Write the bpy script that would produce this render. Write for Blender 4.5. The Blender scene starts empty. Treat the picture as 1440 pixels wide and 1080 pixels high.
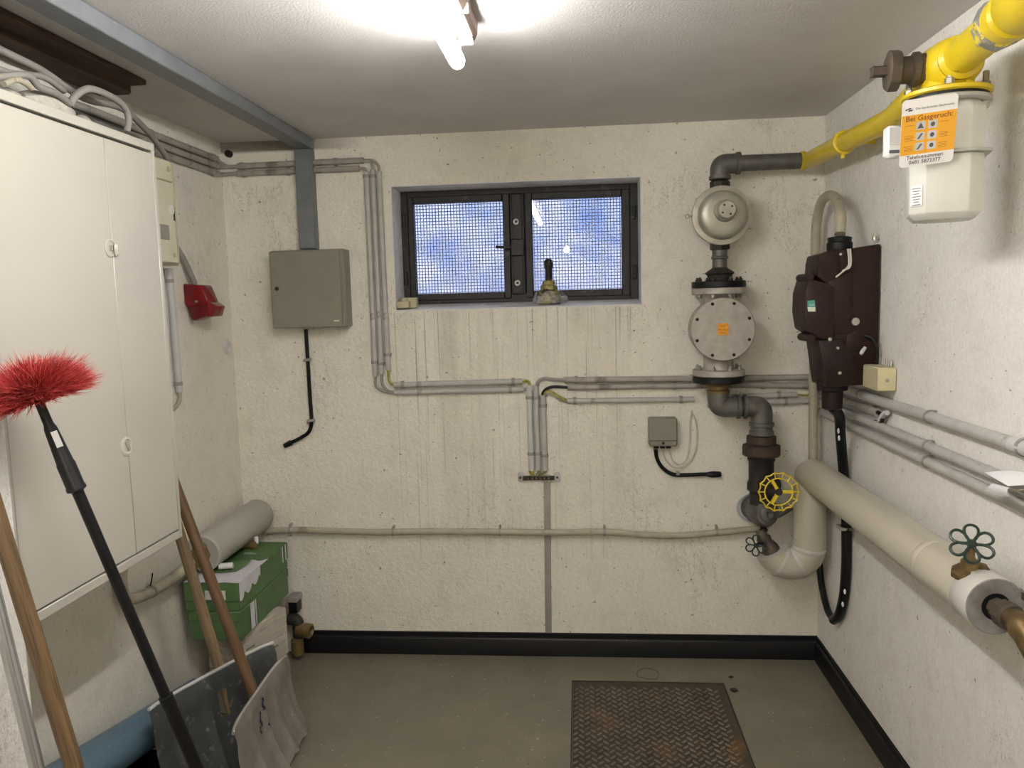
import bpy, bmesh, math, random
from mathutils import Vector, Matrix, Euler, noise as mnoise
random.seed(7)
V = Vector
PI = math.pi
S = bpy.context.scene
COL = S.collection

# ------------------------------------------------------------------ camera
FPX = 1096.2                       # focal length in pixels of the 1440 x 1080 frame
YAW, PITCH, ROLL = 0.0881, 0.1070, -0.0262
CAM = V((0.0, 0.0, 1.59))
FWD = V((-math.sin(YAW)*math.cos(PITCH), math.cos(YAW)*math.cos(PITCH), -math.sin(PITCH)))
RGT = V((math.cos(YAW), math.sin(YAW), 0.0))
UPV = RGT.cross(FWD)
RGT, UPV = (RGT*math.cos(ROLL) + UPV*math.sin(ROLL)), (UPV*math.cos(ROLL) - RGT*math.sin(ROLL))
cd = bpy.data.cameras.new('camera')
cam = bpy.data.objects.new('camera', cd)
COL.objects.link(cam)
cd.sensor_width = 36.0
cd.lens = FPX/1440*36.0
cd.clip_start = 0.02
m3 = Matrix((RGT, UPV, -FWD)).transposed()
cam.matrix_world = Matrix.Translation(CAM) @ m3.to_4x4()
S.camera = cam

# ------------------------------------------------------------------ exposure, sky
S.view_settings.view_transform = 'Standard'
S.view_settings.look = 'None'
S.view_settings.gamma = 1.0
S.view_settings.use_curve_mapping = False
S.view_settings.exposure = 0.0
TUBE_POWER = 90.0
BULB_POWER = 1000.0
SKY = 6.0
w = bpy.data.worlds.new('evening_sky'); S.world = w
w.use_nodes = True
nt = w.node_tree; nt.nodes.clear()
wo = nt.nodes.new('ShaderNodeOutputWorld'); wb = nt.nodes.new('ShaderNodeBackground')
tc = nt.nodes.new('ShaderNodeTexCoord'); mp = nt.nodes.new('ShaderNodeMapping')
mp.inputs['Scale'].default_value = (5.0, 5.0, 13.0)
nz = nt.nodes.new('ShaderNodeTexNoise'); nz.inputs['Scale'].default_value = 1.6; nz.inputs['Detail'].default_value = 3
rp = nt.nodes.new('ShaderNodeValToRGB')
rp.color_ramp.elements[0].position = 0.38; rp.color_ramp.elements[0].color = (0.46, 0.58, 0.98, 1)
rp.color_ramp.elements[1].position = 0.62; rp.color_ramp.elements[1].color = (1.05, 1.08, 1.25, 1)
nt.links.new(tc.outputs['Generated'], mp.inputs['Vector']); nt.links.new(mp.outputs['Vector'], nz.inputs['Vector'])
nt.links.new(nz.outputs['Fac'], rp.inputs['Fac']); nt.links.new(rp.outputs['Color'], wb.inputs['Color'])
wb.inputs['Strength'].default_value = SKY
nt.links.new(wb.outputs['Background'], wo.inputs['Surface'])

# ------------------------------------------------------------------ room measures
D, XL, XR, H = 3.356, -1.54, 1.008, 2.30       # back wall, left wall, right wall, ceiling
XN, YN = -1.20, 1.518                          # face and corner of the wall block left of the cabinet

# a pixel of the photograph turned into a point on a known plane (wall, floor, ...)
def ray(x, y): return FWD + RGT*((x-720)/FPX) - UPV*((y-540)/FPX)
def pl(x, y, ax, v):
    d = ray(x, y); return CAM + d*((v-CAM[ax])/d[ax])
def bw(x, y, d=0.0): return pl(x, y, 1, D-d)
def rw(x, y, d=0.0): return pl(x, y, 0, XR-d)
def lw(x, y, d=0.0): return pl(x, y, 0, XL+d)
def fl(x, y, z=0.0): return pl(x, y, 2, z)

# ------------------------------------------------------------------ materials
def lin(c):
    c = c/255.0
    return c/12.92 if c <= 0.04045 else ((c+0.055)/1.055)**2.4
def rgb(r, g, b): return (lin(r), lin(g), lin(b), 1.0)
MATS = {}
class NT:
    def __init__(s, name):
        s.m = bpy.data.materials.new(name); s.m.use_nodes = True
        s.t = s.m.node_tree; s.b = s.t.nodes['Principled BSDF']
        s.tc = None
    def n(s, k, **kw):
        x = s.t.nodes.new(k)
        for a, v in kw.items():
            if a in x.inputs: x.inputs[a].default_value = v
            else: setattr(x, a, v)
        return x
    def l(s, a, b): s.t.links.new(a, b)
    def obj(s):
        if not s.tc: s.tc = s.n('ShaderNodeTexCoord')
        return s.tc.outputs['Object']
    def mapped(s, scale):
        mp = s.n('ShaderNodeMapping'); mp.inputs['Scale'].default_value = scale
        s.l(s.obj(), mp.inputs['Vector']); return mp.outputs['Vector']
    def noise(s, scale, detail=3, vec=None, rough=0.5):
        x = s.n('ShaderNodeTexNoise'); x.inputs['Scale'].default_value = scale
        x.inputs['Detail'].default_value = detail; x.inputs['Roughness'].default_value = rough
        s.l(vec if vec else s.obj(), x.inputs['Vector']); return x.outputs['Fac']
    def ramp(s, f, a, b, ca=(0,0,0,1), cb=(1,1,1,1)):
        r = s.n('ShaderNodeValToRGB'); e = r.color_ramp.elements
        e[0].position = a; e[1].position = b; e[0].color = ca; e[1].color = cb
        s.l(f, r.inputs['Fac']); return r.outputs['Color']
    def mix(s, f, a, b, mode='MIX'):
        x = s.n('ShaderNodeMix', data_type='RGBA', blend_type=mode)
        for sock, v in ((x.inputs[0], f), (x.inputs[6], a), (x.inputs[7], b)):
            if hasattr(v, 'is_linked'): s.l(v, sock)
            else: sock.default_value = v
        return x.outputs[2]
    def math(s, op, a, b=0.0):
        x = s.n('ShaderNodeMath', operation=op)
        for sock, v in ((x.inputs[0], a), (x.inputs[1], b)):
            if hasattr(v, 'is_linked'): s.l(v, sock)
            else: sock.default_value = v
        return x.outputs[0]
    def bump(s, h, strength=0.3, dist=0.002):
        x = s.n('ShaderNodeBump'); x.inputs['Strength'].default_value = strength; x.inputs['Distance'].default_value = dist
        s.l(h, x.inputs['Height']); s.l(x.outputs['Normal'], s.b.inputs['Normal'])

def P(name, col, rough=0.5, metal=0.0, var=0.12, vs=14.0, uv=None, wear=None, wth=(0.60, 0.68), ws=22.0, bump=0.0, bs=60.0, stretch=None, spec=None):
    """painted / plain material: base colour varied by noise, optional second colour in worn patches"""
    k = NT(name); b = k.b
    vec = k.mapped(stretch) if stretch else None
    if uv:
        t_ = k.n('ShaderNodeTexCoord'); m_ = k.n('ShaderNodeMapping'); m_.inputs['Scale'].default_value = (uv[0], uv[1], 1)
        k.l(t_.outputs['UV'], m_.inputs['Vector']); vec = m_.outputs['Vector']
    f = k.noise(vs, 4, vec)
    dark = tuple(c*(1-var) for c in col[:3])+(1,); lite = tuple(min(1, c*(1+var)) for c in col[:3])+(1,)
    c = k.ramp(f, 0.3, 0.7, dark, lite)
    if wear:
        g = k.ramp(k.noise(ws, 5, vec, 0.6), wth[0], wth[1])
        c = k.mix(g, c, wear)
    k.l(c, b.inputs['Base Color'])
    b.inputs['Roughness'].default_value = rough; b.inputs['Metallic'].default_value = metal
    if spec is not None: b.inputs['Specular IOR Level'].default_value = spec
    if bump: k.bump(k.noise(bs, 4), bump, 0.003)
    MATS[name] = k.m
    return k.m

def plaster(name, base, streaks=False, dirt_top=False):
    k = NT(name); b = k.b
    big = k.noise(1.6, 5, None, 0.6)
    c = k.ramp(big, 0.3, 0.7, tuple(x*0.93 for x in base[:3])+(1,), base)
    mott = k.ramp(k.noise(9, 5, None, 0.65), 0.50, 0.72)
    c = k.mix(k.math('MULTIPLY', mott, 0.22), c, rgb(176, 168, 150))
    c = k.mix(k.math('MULTIPLY', k.ramp(k.noise(95, 3, None, 0.6), 0.42, 0.62), 0.16), c, rgb(184, 174, 152))
    # small dark specks and scratches
    sp = k.ramp(k.noise(55, 2, None, 0.4), 0.735, 0.765)
    c = k.mix(k.math('MULTIPLY', sp, 0.65), c, rgb(92, 82, 68))
    cr = k.ramp(k.noise(7, 6, k.mapped((1, 1, 0.35)), 0.75), 0.492, 0.5)
    cr2 = k.ramp(k.noise(7, 6, k.mapped((1, 1, 0.35)), 0.75), 0.5, 0.508)
    line = k.math('MULTIPLY', k.math('SUBTRACT', cr, cr2), k.ramp(k.noise(2.6, 2), 0.55, 0.66))
    c = k.mix(k.math('MULTIPLY', line, 0.55), c, rgb(120, 112, 98))
    if streaks:
        sep = k.n('ShaderNodeSeparateXYZ'); k.l(k.obj(), sep.inputs[0])
        x, z = sep.outputs['X'], sep.outputs['Z']
        def band(v, a, b_): return k.ramp(v, a, b_)
        def rng(v, lo, hi, soft):
            m = k.n('ShaderNodeMapRange'); m.inputs[1].default_value = lo-soft; m.inputs[2].default_value = lo; k.l(v, m.inputs[0])
            m2 = k.n('ShaderNodeMapRange'); m2.inputs[1].default_value = hi+soft; m2.inputs[2].default_value = hi; k.l(v, m2.inputs[0])
            return k.math('MULTIPLY', m.outputs[0], m2.outputs[0])
        inx = rng(x, -0.76, 0.18, 0.10)
        inz = rng(z, 0.45, 1.545, 0.012)
        drip = k.ramp(k.noise(1.0, 3, k.mapped((38, 1, 0.5)), 0.75), 0.60, 0.74)
        fine = k.ramp(k.noise(1.0, 2, k.mapped((95, 1, 0.7)), 0.6), 0.655, 0.70)
        broad = k.ramp(k.noise(1.0, 3, k.mapped((9, 1, 0.8)), 0.6), 0.40, 0.75)
        fade = k.n('ShaderNodeMapRange'); fade.inputs[1].default_value = 0.45; fade.inputs[2].default_value = 1.5; fade.inputs[3].default_value = 0.25; fade.inputs[4].default_value = 1.0
        k.l(z, fade.inputs[0])
        mk = k.math('MULTIPLY', k.math('MULTIPLY', inx, inz), fade.outputs[0])
        c = k.mix(k.math('MULTIPLY', k.math('MULTIPLY', drip, mk), 0.68), c, rgb(112, 103, 84))
        c = k.mix(k.math('MULTIPLY', k.math('MULTIPLY', fine, mk), 0.6), c, rgb(100, 92, 76))
        c = k.mix(k.math('MULTIPLY', k.math('MULTIPLY', broad, mk), 0.38), c, rgb(150, 141, 116))
        # grime close to the ceiling in the left corner
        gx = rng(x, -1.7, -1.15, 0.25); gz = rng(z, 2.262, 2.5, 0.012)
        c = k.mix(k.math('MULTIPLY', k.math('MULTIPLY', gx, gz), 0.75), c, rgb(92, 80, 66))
        # brown spots at the sill corners
        rx = rng(x, 0.19, 0.25, 0.05); rz = rng(z, 1.38, 1.545, 0.05)
        spots = k.ramp(k.noise(85, 2), 0.66, 0.70)
        c = k.mix(k.math('MULTIPLY', spots, k.math('MULTIPLY', rx, rz)), c, rgb(84, 68, 50))
    k.l(c, b.inputs['Base Color'])
    b.inputs['Roughness'].default_value = 0.62
    h = k.math('ADD', k.noise(48, 4, None, 0.55), k.math('MULTIPLY', k.noise(150, 2), 0.35))
    k.bump(h, 0.8, 0.006)
    MATS[name] = k.m
    return k.m

plaster('wall_plaster', rgb(238, 235, 229))
plaster('wall_plaster_left', rgb(237, 232, 220))
plaster('wall_plaster_back', rgb(237, 232, 219), streaks=True)
k = NT('ceiling_plaster')
c = k.ramp(k.noise(2.2, 4), 0.3, 0.7, rgb(200, 197, 194), rgb(214, 211, 208))
c = k.mix(k.math('MULTIPLY', k.ramp(k.noise(11, 4), 0.6, 0.75), 0.10), c, rgb(160, 152, 142))
k.l(c, k.b.inputs['Base Color']); k.b.inputs['Roughness'].default_value = 0.7
k.bump(k.math('ADD', k.noise(150, 3), k.math('MULTIPLY', k.ramp(k.noise(48, 1), 0.72, 0.8), 0.3)), 0.45, 0.003); MATS['ceiling_plaster'] = k.m
k = NT('floor_paint')
c = k.ramp(k.noise(3.5, 5, None, 0.6), 0.3, 0.7, rgb(107, 102, 87), rgb(122, 116, 99))
c = k.mix(k.math('MULTIPLY', k.ramp(k.noise(16, 6, None, 0.7), 0.52, 0.75), 0.5), c, rgb(98, 90, 76))
c = k.mix(k.math('MULTIPLY', k.ramp(k.noise(70, 1), 0.735, 0.765), 0.8), c, rgb(188, 182, 170))
c = k.mix(k.math('MULTIPLY', k.ramp(k.noise(62, 1, k.mapped((1, 1.2, 1))), 0.775, 0.79), 0.8), c, rgb(52, 46, 40))
k.l(c, k.b.inputs['Base Color']); k.b.inputs['Roughness'].default_value = 0.48
k.bump(k.noise(40, 4), 0.25, 0.002); MATS['floor_paint'] = k.m
P('black_skirting', rgb(17, 17, 19), 0.4, spec=0.3, bump=0.1, wear=rgb(120, 118, 112), wth=(0.74, 0.77), ws=30)
P('reveal_paint', rgb(222, 221, 224), 0.6, bump=0.4, bs=40, wear=rgb(120, 115, 110), wth=(0.7, 0.74), ws=30)
P('black_frame', rgb(30, 29, 28), 0.55, var=0.3, vs=25, wear=rgb(84, 78, 70), wth=(0.6, 0.75), ws=18, bump=0.2)
P('guard_wire', rgb(104, 108, 120), 0.5, metal=0.2)
P('trunking_grey', rgb(112, 116, 119), 0.45)
P('box_grey', rgb(130, 128, 114), 0.45, var=0.04)
P('cabinet_cream', rgb(181, 177, 166), 0.32, var=0.03, vs=3)
P('cabinet_edge', rgb(182, 177, 164), 0.4, var=0.04)
P('dark_gap', rgb(46, 40, 34), 0.8)
P('lock_metal', rgb(206, 200, 188), 0.35, metal=0.3)
P('cream_plastic', rgb(210, 205, 182), 0.45, var=0.05)
P('cream_dull_plastic', rgb(188, 182, 146), 0.5)  # duller, yellower cream for ribs, screw caps and the sill bracket
P('red_plastic', rgb(112, 9, 17), 0.25, var=0.12)
P('red_plastic_dark', rgb(96, 8, 15), 0.3, var=0.1)
P('conduit_grey', rgb(180, 177, 172), 0.45, wear=rgb(118, 112, 102), wth=(0.62, 0.72), ws=14)
P('conduit_dirty', rgb(156, 151, 142), 0.55, wear=rgb(96, 90, 80), wth=(0.56, 0.7), ws=10)
P('conduit_bright', rgb(196, 196, 194), 0.35, var=0.05)
P('clip_grey', rgb(146, 142, 134), 0.5)
P('painted_pipe', rgb(170, 163, 145), 0.55, wear=rgb(120, 112, 94), wth=(0.58, 0.72), ws=9, bump=0.25, bs=50)
P('cable_grey', rgb(138, 134, 128), 0.5)
P('cable_beige', rgb(168, 161, 141), 0.5, wear=rgb(130, 122, 102), wth=(0.6, 0.7))
P('cable_black', rgb(12, 12, 13), 0.45, spec=0.25)
P('white_wire', rgb(196, 190, 176), 0.45)
P('yellow_green_wire', rgb(148, 142, 50), 0.5, var=0.4, vs=60)
P('insulation', rgb(190, 183, 165), 0.28, var=0.04, vs=5)
P('insulation_joint', rgb(200, 196, 188), 0.25, var=0.05)
P('insulation_grey', rgb(170, 167, 158), 0.38, var=0.06, vs=6)
P('foam_grey', rgb(134, 130, 128), 0.85, var=0.2, vs=40, bump=0.5, bs=70)
P('brass', rgb(136, 114, 76), 0.38, metal=0.75, var=0.25, wear=rgb(96, 82, 58), wth=(0.5, 0.7), bump=0.1)
P('brass_dull', rgb(120, 101, 64), 0.5, metal=0.4, var=0.3)
P('brown_metal', rgb(88, 78, 66), 0.55, metal=0.35, var=0.25, bump=0.2)
P('galvanised', rgb(104, 102, 97), 0.5, metal=0.45, var=0.25, vs=20, wear=rgb(90, 85, 78), wth=(0.52, 0.7), bump=0.2, bs=90)
P('dark_iron', rgb(46, 42, 38), 0.6, metal=0.3, var=0.3, bump=0.25)
P('rusty_iron', rgb(64, 50, 42), 0.75, metal=0.1, var=0.35, vs=30, bump=0.4, bs=90)
P('black_flange', rgb(18, 18, 20), 0.5, spec=0.3, var=0.2)
P('grey_cast', rgb(170, 164, 154), 0.5, metal=0.2, var=0.12, vs=30, bump=0.1, bs=150)
P('regulator_grey', rgb(170, 166, 152), 0.36, metal=0.35, var=0.1, vs=20)
P('bolt_steel', rgb(176, 172, 162), 0.35, metal=0.7)
P('orange_sticker', rgb(222, 150, 24), 0.5, var=0.12, vs=130)
P('yellow_paint', rgb(212, 186, 28), 0.34, var=0.06, wear=rgb(120, 108, 60), wth=(0.70, 0.74), ws=24, bump=0.25, bs=40)
P('bare_collar', rgb(126, 126, 124), 0.5, var=0.15, vs=30, wear=rgb(214, 190, 40), wth=(0.50, 0.54), ws=26)
P('yellow_wheel', rgb(232, 206, 52), 0.45, var=0.12)
P('meter_grey', rgb(204, 202, 192), 0.42, var=0.03)
P('meter_seam', rgb(166, 164, 156), 0.45, var=0.05)
P('white_plastic', rgb(232, 231, 226), 0.4, var=0.03)
P('sign_orange', rgb(240, 174, 46), 0.45, var=0.03)
P('sign_white', rgb(244, 241, 238), 0.4, var=0.02)
P('sign_brown', rgb(150, 82, 20), 0.5)
P('ink_grey', rgb(90, 92, 100), 0.5)
P('ink_dark', rgb(36, 44, 70), 0.5)
P('icon_grey', rgb(206, 202, 198), 0.5)
P('fuse_brown', rgb(42, 24, 22), 0.42, spec=0.25, var=0.12, vs=30, bump=0.12, bs=140)
P('fuse_brown_dark', rgb(32, 20, 19), 0.4, spec=0.25, var=0.15)
P('teal_label', rgb(70, 150, 136), 0.5)
P('pale_label', rgb(208, 216, 196), 0.5)
P('black_bituminous', rgb(13, 13, 14), 0.42, spec=0.3, var=0.2, wear=rgb(218, 214, 206), wth=(0.70, 0.72), ws=13)
P('ochre_box', rgb(190, 182, 148), 0.5, var=0.05)
P('ochre_box_lit', rgb(206, 198, 156), 0.5, var=0.05)  # lighter copy of the ochre for the lit side
P('paper', rgb(240, 239, 240), 0.6, var=0.02)
P('paper_brown', rgb(196, 178, 156), 0.7)
P('green_wheel', rgb(34, 54, 44), 0.35, var=0.2)
P('blue_plastic', rgb(40, 66, 160), 0.4)
P('green_card', rgb(78, 108, 64), 0.6, var=0.12, vs=10, wear=rgb(88, 126, 76), wth=(0.6, 0.74), ws=12)
P('torn_paper', rgb(206, 204, 212), 0.7, var=0.07, vs=30)
P('white_card', rgb(188, 181, 168), 0.65, var=0.12, vs=14, wear=rgb(146, 136, 120), wth=(0.54, 0.72), ws=9, stretch=(1, 1, 6), bump=0.3, bs=30)
P('print_grey', rgb(120, 112, 104), 0.7)
P('blue_roll', rgb(86, 112, 130), 0.42, var=0.18, vs=30, stretch=(14, 1, 14))
P('wood_brown', rgb(100, 78, 50), 0.5, var=0.2, vs=1.0, uv=(120, 4), wear=rgb(64, 49, 31), wth=(0.48, 0.66), ws=1.6)
P('wood_pale', rgb(140, 120, 90), 0.6, var=0.18, vs=1.0, uv=(120, 4), wear=rgb(106, 86, 60), wth=(0.5, 0.7), ws=1.5)
P('wood_dark', rgb(98, 74, 48), 0.5, var=0.2, vs=1.0, uv=(120, 4), wear=rgb(80, 56, 34), wth=(0.5, 0.68), ws=1.6)
P('board_brown', rgb(70, 52, 38), 0.8, var=0.4, vs=6, stretch=(8, 1.2, 8), bump=0.3)
P('alu_pole', rgb(196, 196, 198), 0.26, metal=0.85, var=0.05)
P('shovel_dark', rgb(64, 66, 66), 0.5, var=0.25, vs=18, wear=rgb(150, 150, 146), wth=(0.60, 0.80), ws=30)
P('shovel_alu', rgb(168, 163, 158), 0.38, metal=0.6, var=0.16, vs=14, wear=rgb(206, 202, 198), wth=(0.66, 0.7), ws=50, bump=0.1)
P('black_plastic', rgb(14, 14, 16), 0.38, spec=0.3, var=0.15)
P('sticker_white', rgb(206, 204, 200), 0.5)
P('bristle_red', rgb(160, 40, 42), 0.7, var=0.4, vs=40)
P('bristle_light', rgb(216, 98, 92), 0.7, var=0.25, vs=60)
P('bristle_core', rgb(150, 26, 32), 0.7, var=0.3, vs=40)
P('plate_steel', rgb(64, 58, 48), 0.45, metal=0.35, var=0.3, vs=12, wear=rgb(112, 84, 54), wth=(0.55, 0.72), ws=5)
P('tread_steel', rgb(112, 104, 92), 0.38, metal=0.4, var=0.3, vs=12, wear=rgb(128, 98, 66), wth=(0.55, 0.72), ws=5)
P('stone_dark', rgb(40, 36, 32), 0.8)
P('batten', rgb(150, 128, 116), 0.45, metal=0.2)
P('batten_dark', rgb(104, 92, 84), 0.5, metal=0.2)
P('sill_metal', rgb(160, 150, 90), 0.5, metal=0.3, var=0.5, vs=30, wear=rgb(74, 62, 40), wth=(0.5, 0.6), ws=30)
P('rubble_pale', rgb(176, 170, 160), 0.85, var=0.2, vs=40, bump=0.6, bs=40)
P('stain_red', rgb(44, 26, 24), 0.8)
P('pavement', rgb(136, 136, 134), 0.8, var=0.08)
def glass(name, tint=(1, 1, 1, 1), rough=0.0, alpha=None):
    k = NT(name); b = k.b
    b.inputs['Base Color'].default_value = tint; b.inputs['Roughness'].default_value = rough
    b.inputs['Transmission Weight'].default_value = 1.0; b.inputs['IOR'].default_value = 1.45
    MATS[name] = k.m
k = NT('window_glass')      # thin pane: clear with a mirror-like share
tr = k.n('ShaderNodeBsdfTransparent'); gl = k.n('ShaderNodeBsdfGlossy'); gl.inputs['Roughness'].default_value = 0.0
fr = k.n('ShaderNodeFresnel'); fr.inputs['IOR'].default_value = 1.5; mx = k.n('ShaderNodeMixShader')
tr.inputs['Color'].default_value = (0.95, 0.96, 0.98, 1)
k.l(fr.outputs[0], mx.inputs[0]); k.l(tr.outputs[0], mx.inputs[1]); k.l(gl.outputs[0], mx.inputs[2])
k.l(mx.outputs[0], k.t.nodes['Material Output'].inputs['Surface']); MATS['window_glass'] = k.m
k = NT('clear_film')
tr = k.n('ShaderNodeBsdfTransparent'); gl = k.n('ShaderNodeBsdfPrincipled'); gl.inputs['Roughness'].default_value = 0.15
gl.inputs['Base Color'].default_value = rgb(214, 214, 222); mx = k.n('ShaderNodeMixShader'); mx.inputs[0].default_value = 0.30
k.l(tr.outputs[0], mx.inputs[1]); k.l(gl.outputs[0], mx.inputs[2])
k.l(mx.outputs[0], k.t.nodes['Material Output'].inputs['Surface']); MATS['clear_film'] = k.m
def glow(name, col, s):
    k = NT(name); k.b.inputs['Base Color'].default_value = (0.9, 0.9, 0.9, 1)
    k.b.inputs['Emission Color'].default_value = col; k.b.inputs['Emission Strength'].default_value = s
    MATS[name] = k.m
glow('tube_glow', (1.0, 0.985, 0.97, 1), TUBE_POWER)
glow('lamp_glow', (1.0, 0.92, 0.80, 1), BULB_POWER)

# ------------------------------------------------------------------ mesh helpers
def fillet(pts, rad, n=6):
    pts = [V(p) for p in pts]; out = [pts[0]]
    for i in range(1, len(pts)-1):
        a, b, c = pts[i-1], pts[i], pts[i+1]
        u = (a-b); v = (c-b); r = min(rad, u.length*0.49, v.length*0.49)
        p0 = b+u.normalized()*r; p2 = b+v.normalized()*r
        for k_ in range(n+1):
            t = k_/n; out.append(p0*(1-t)**2 + b*2*t*(1-t) + p2*t*t)
    out.append(pts[-1]); return out
def spline(pts, n=6):
    pts = [V(p) for p in pts]; q = [pts[0]*2-pts[1]]+pts+[pts[-1]*2-pts[-2]]; out = []
    for i in range(1, len(q)-2):
        for k_ in range(n):
            t = k_/n; a, b, c, d = q[i-1], q[i], q[i+1], q[i+2]
            out.append(0.5*((2*b)+(c-a)*t+(2*a-5*b+4*c-d)*t*t+(3*b-a-3*c+d)*t**3))
    out.append(pts[-1]); return out
def frame_of(ax):
    ax = V(ax).normalized(); h = V((0, 0, 1)) if abs(ax.z) < 0.9 else V((1, 0, 0))
    u = ax.cross(h).normalized(); return u, ax.cross(u).normalized(), ax

class MB:
    def __init__(s): s.bm = bmesh.new()
    def box(s, lo, hi, bev=0.0, rot=None, seg=1):
        lo, hi = V(lo), V(hi); c = (lo+hi)/2; d = hi-lo
        r = bmesh.ops.create_cube(s.bm, size=1.0)
        vs = r['verts']; M = rot if rot else Matrix.Identity(3)
        for v in vs: v.co = c + M @ V((v.co.x*d.x, v.co.y*d.y, v.co.z*d.z))
        if bev:
            es = list({e for v in vs for e in v.link_edges})
            bmesh.ops.bevel(s.bm, geom=es, offset=bev, segments=seg, profile=0.5, affect='EDGES')
        return s
    def obox(s, c, u, v, w_, su, sv, sw, bev=0.0):
        u, v, w_ = V(u).normalized(), V(v).normalized(), V(w_).normalized()
        R = Matrix((u, v, w_)).transposed(); h = V((su, sv, sw))/2
        return s.box(V(c)-h, V(c)+h, bev, R)
    def tube(s, pts, r, seg=10, closed=False, cap=True):
        pts = [V(p) for p in pts]; n = len(pts); rs = r if isinstance(r, (list, tuple)) else [r]*n
        t0 = (pts[1]-pts[0]).normalized(); u, v, _ = frame_of(t0); rings = []; prev = t0
        for i in range(n):
            if closed: t = (pts[(i+1) % n]-pts[i-1]).normalized()
            elif i == 0: t = t0
            elif i == n-1: t = (pts[i]-pts[i-1]).normalized()
            else: t = ((pts[i+1]-pts[i]).normalized()+(pts[i]-pts[i-1]).normalized()).normalized()
            q = prev.rotation_difference(t); u = q @ u; v = q @ v; prev = t
            rings.append([s.bm.verts.new(pts[i]+(u*math.cos(2*PI*k_/seg)+v*math.sin(2*PI*k_/seg))*rs[i]) for k_ in range(seg)])
        m_ = n if closed else n-1
        uvl = s.bm.loops.layers.uv.verify(); cum = [0.0]
        for i in range(1, n): cum.append(cum[-1]+(pts[i]-pts[i-1]).length)
        for i in range(m_):
            A, B = rings[i], rings[(i+1) % n]
            for k_ in range(seg):
                k2 = (k_+1) % seg; f_ = s.bm.faces.new((A[k_], A[k2], B[k2], B[k_]))
                j2 = (i+1) % n
                for lp_, (a_, c_) in zip(f_.loops, ((k_, i), (k_+1, i), (k_+1, j2), (k_, j2))): lp_[uvl].uv = (a_/seg*2*PI*rs[c_], cum[c_])
        if cap and not closed:
            s.bm.faces.new(list(reversed(rings[0]))); s.bm.faces.new(rings[-1])
        return s
    def lathe(s, prof, o, ax, seg=24, cap=True):
        u, v, a = frame_of(ax); o = V(o); rings = []
        for r, h in prof:
            if r < 1e-6: rings.append([s.bm.verts.new(o+a*h)])
            else: rings.append([s.bm.verts.new(o+a*h+(u*math.cos(2*PI*k_/seg)+v*math.sin(2*PI*k_/seg))*r) for k_ in range(seg)])
        for A, B in zip(rings, rings[1:]):
            for k_ in range(seg):
                k2 = (k_+1) % seg
                if len(A) == 1 and len(B) == 1: continue
                if len(A) == 1: s.bm.faces.new((A[0], B[k2], B[k_]))
                elif len(B) == 1: s.bm.faces.new((A[k_], A[k2], B[0]))
                else: s.bm.faces.new((A[k_], A[k2], B[k2], B[k_]))
        if cap:
            if len(rings[0]) > 1: s.bm.faces.new(list(reversed(rings[0])))
            if len(rings[-1]) > 1: s.bm.faces.new(rings[-1])
        return s
    def cyl(s, o, ax, r, h, seg=24, bev=0.0):
        if bev: return s.lathe([(r-bev, 0), (r, bev), (r, h-bev), (r-bev, h)], o, ax, seg)
        return s.lathe([(r, 0), (r, h)], o, ax, seg)
    def prism(s, pts, vec, bev=0.0):
        pts = [V(p) for p in pts]; vec = V(vec)
        A = [s.bm.verts.new(p) for p in pts]; B = [s.bm.verts.new(p+vec) for p in pts]; n = len(pts)
        fs = [s.bm.faces.new(A), s.bm.faces.new(list(reversed(B)))]
        for i in range(n): fs.append(s.bm.faces.new((A[i], B[i], B[(i+1) % n], A[(i+1) % n])))
        if bev:
            es = list({e for v in A+B for e in v.link_edges})
            bmesh.ops.bevel(s.bm, geom=es, offset=bev, segments=2, profile=0.5, affect='EDGES')
        return s
    def grid(s, fn, nu, nv, thick=0.0):
        vs = [[s.bm.verts.new(fn(i/nu, j/nv)) for j in range(nv+1)] for i in range(nu+1)]
        fs = []
        for i in range(nu):
            for j in range(nv): fs.append(s.bm.faces.new((vs[i][j], vs[i+1][j], vs[i+1][j+1], vs[i][j+1])))
        if thick:
            s.bm.normal_update()
            bmesh.ops.solidify(s.bm, geom=fs, thickness=thick)
        return s
    def ball(s, c, r, seg=12, sc=(1, 1, 1)):
        q = bmesh.ops.create_uvsphere(s.bm, u_segments=seg, v_segments=max(6, seg//2+2), radius=r)
        for v in q['verts']: v.co = V(c)+V((v.co.x*sc[0], v.co.y*sc[1], v.co.z*sc[2]))
        return s
ORG = {}
def obj(name, mb, mat, parent=None, label=None, kind=None, sharp=38):
    me = bpy.data.meshes.new(name)
    bmesh.ops.recalc_face_normals(mb.bm, faces=mb.bm.faces)
    o_ = ORG.get(parent.name, V((0, 0, 0))) if parent else V((0, 0, 0))
    if o_.length: bmesh.ops.translate(mb.bm, vec=-o_, verts=mb.bm.verts)
    mb.bm.to_mesh(me); mb.bm.free()
    me.shade_smooth(); me.set_sharp_from_angle(angle=math.radians(sharp))
    ms = mat if isinstance(mat, (list, tuple)) else [mat]
    for m_ in ms: me.materials.append(MATS[m_])
    o = bpy.data.objects.new(name, me); COL.objects.link(o)
    if parent: o.parent = parent
    ORG[o.name] = o_.copy()
    if label: o['label'] = label
    if kind: o['kind'] = kind
    return o
def tag(o, label, cat, group=None, kind=None):
    o['label'] = label; o['category'] = cat
    if group: o['group'] = group
    if kind: o['kind'] = kind
    return o
def thing(name, label, cat, loc, group=None):
    o = bpy.data.objects.new(name, None); o.empty_display_size = 0.05
    COL.objects.link(o); o.location = loc; ORG[o.name] = V(loc)
    return tag(o, label, cat, group)
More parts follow.
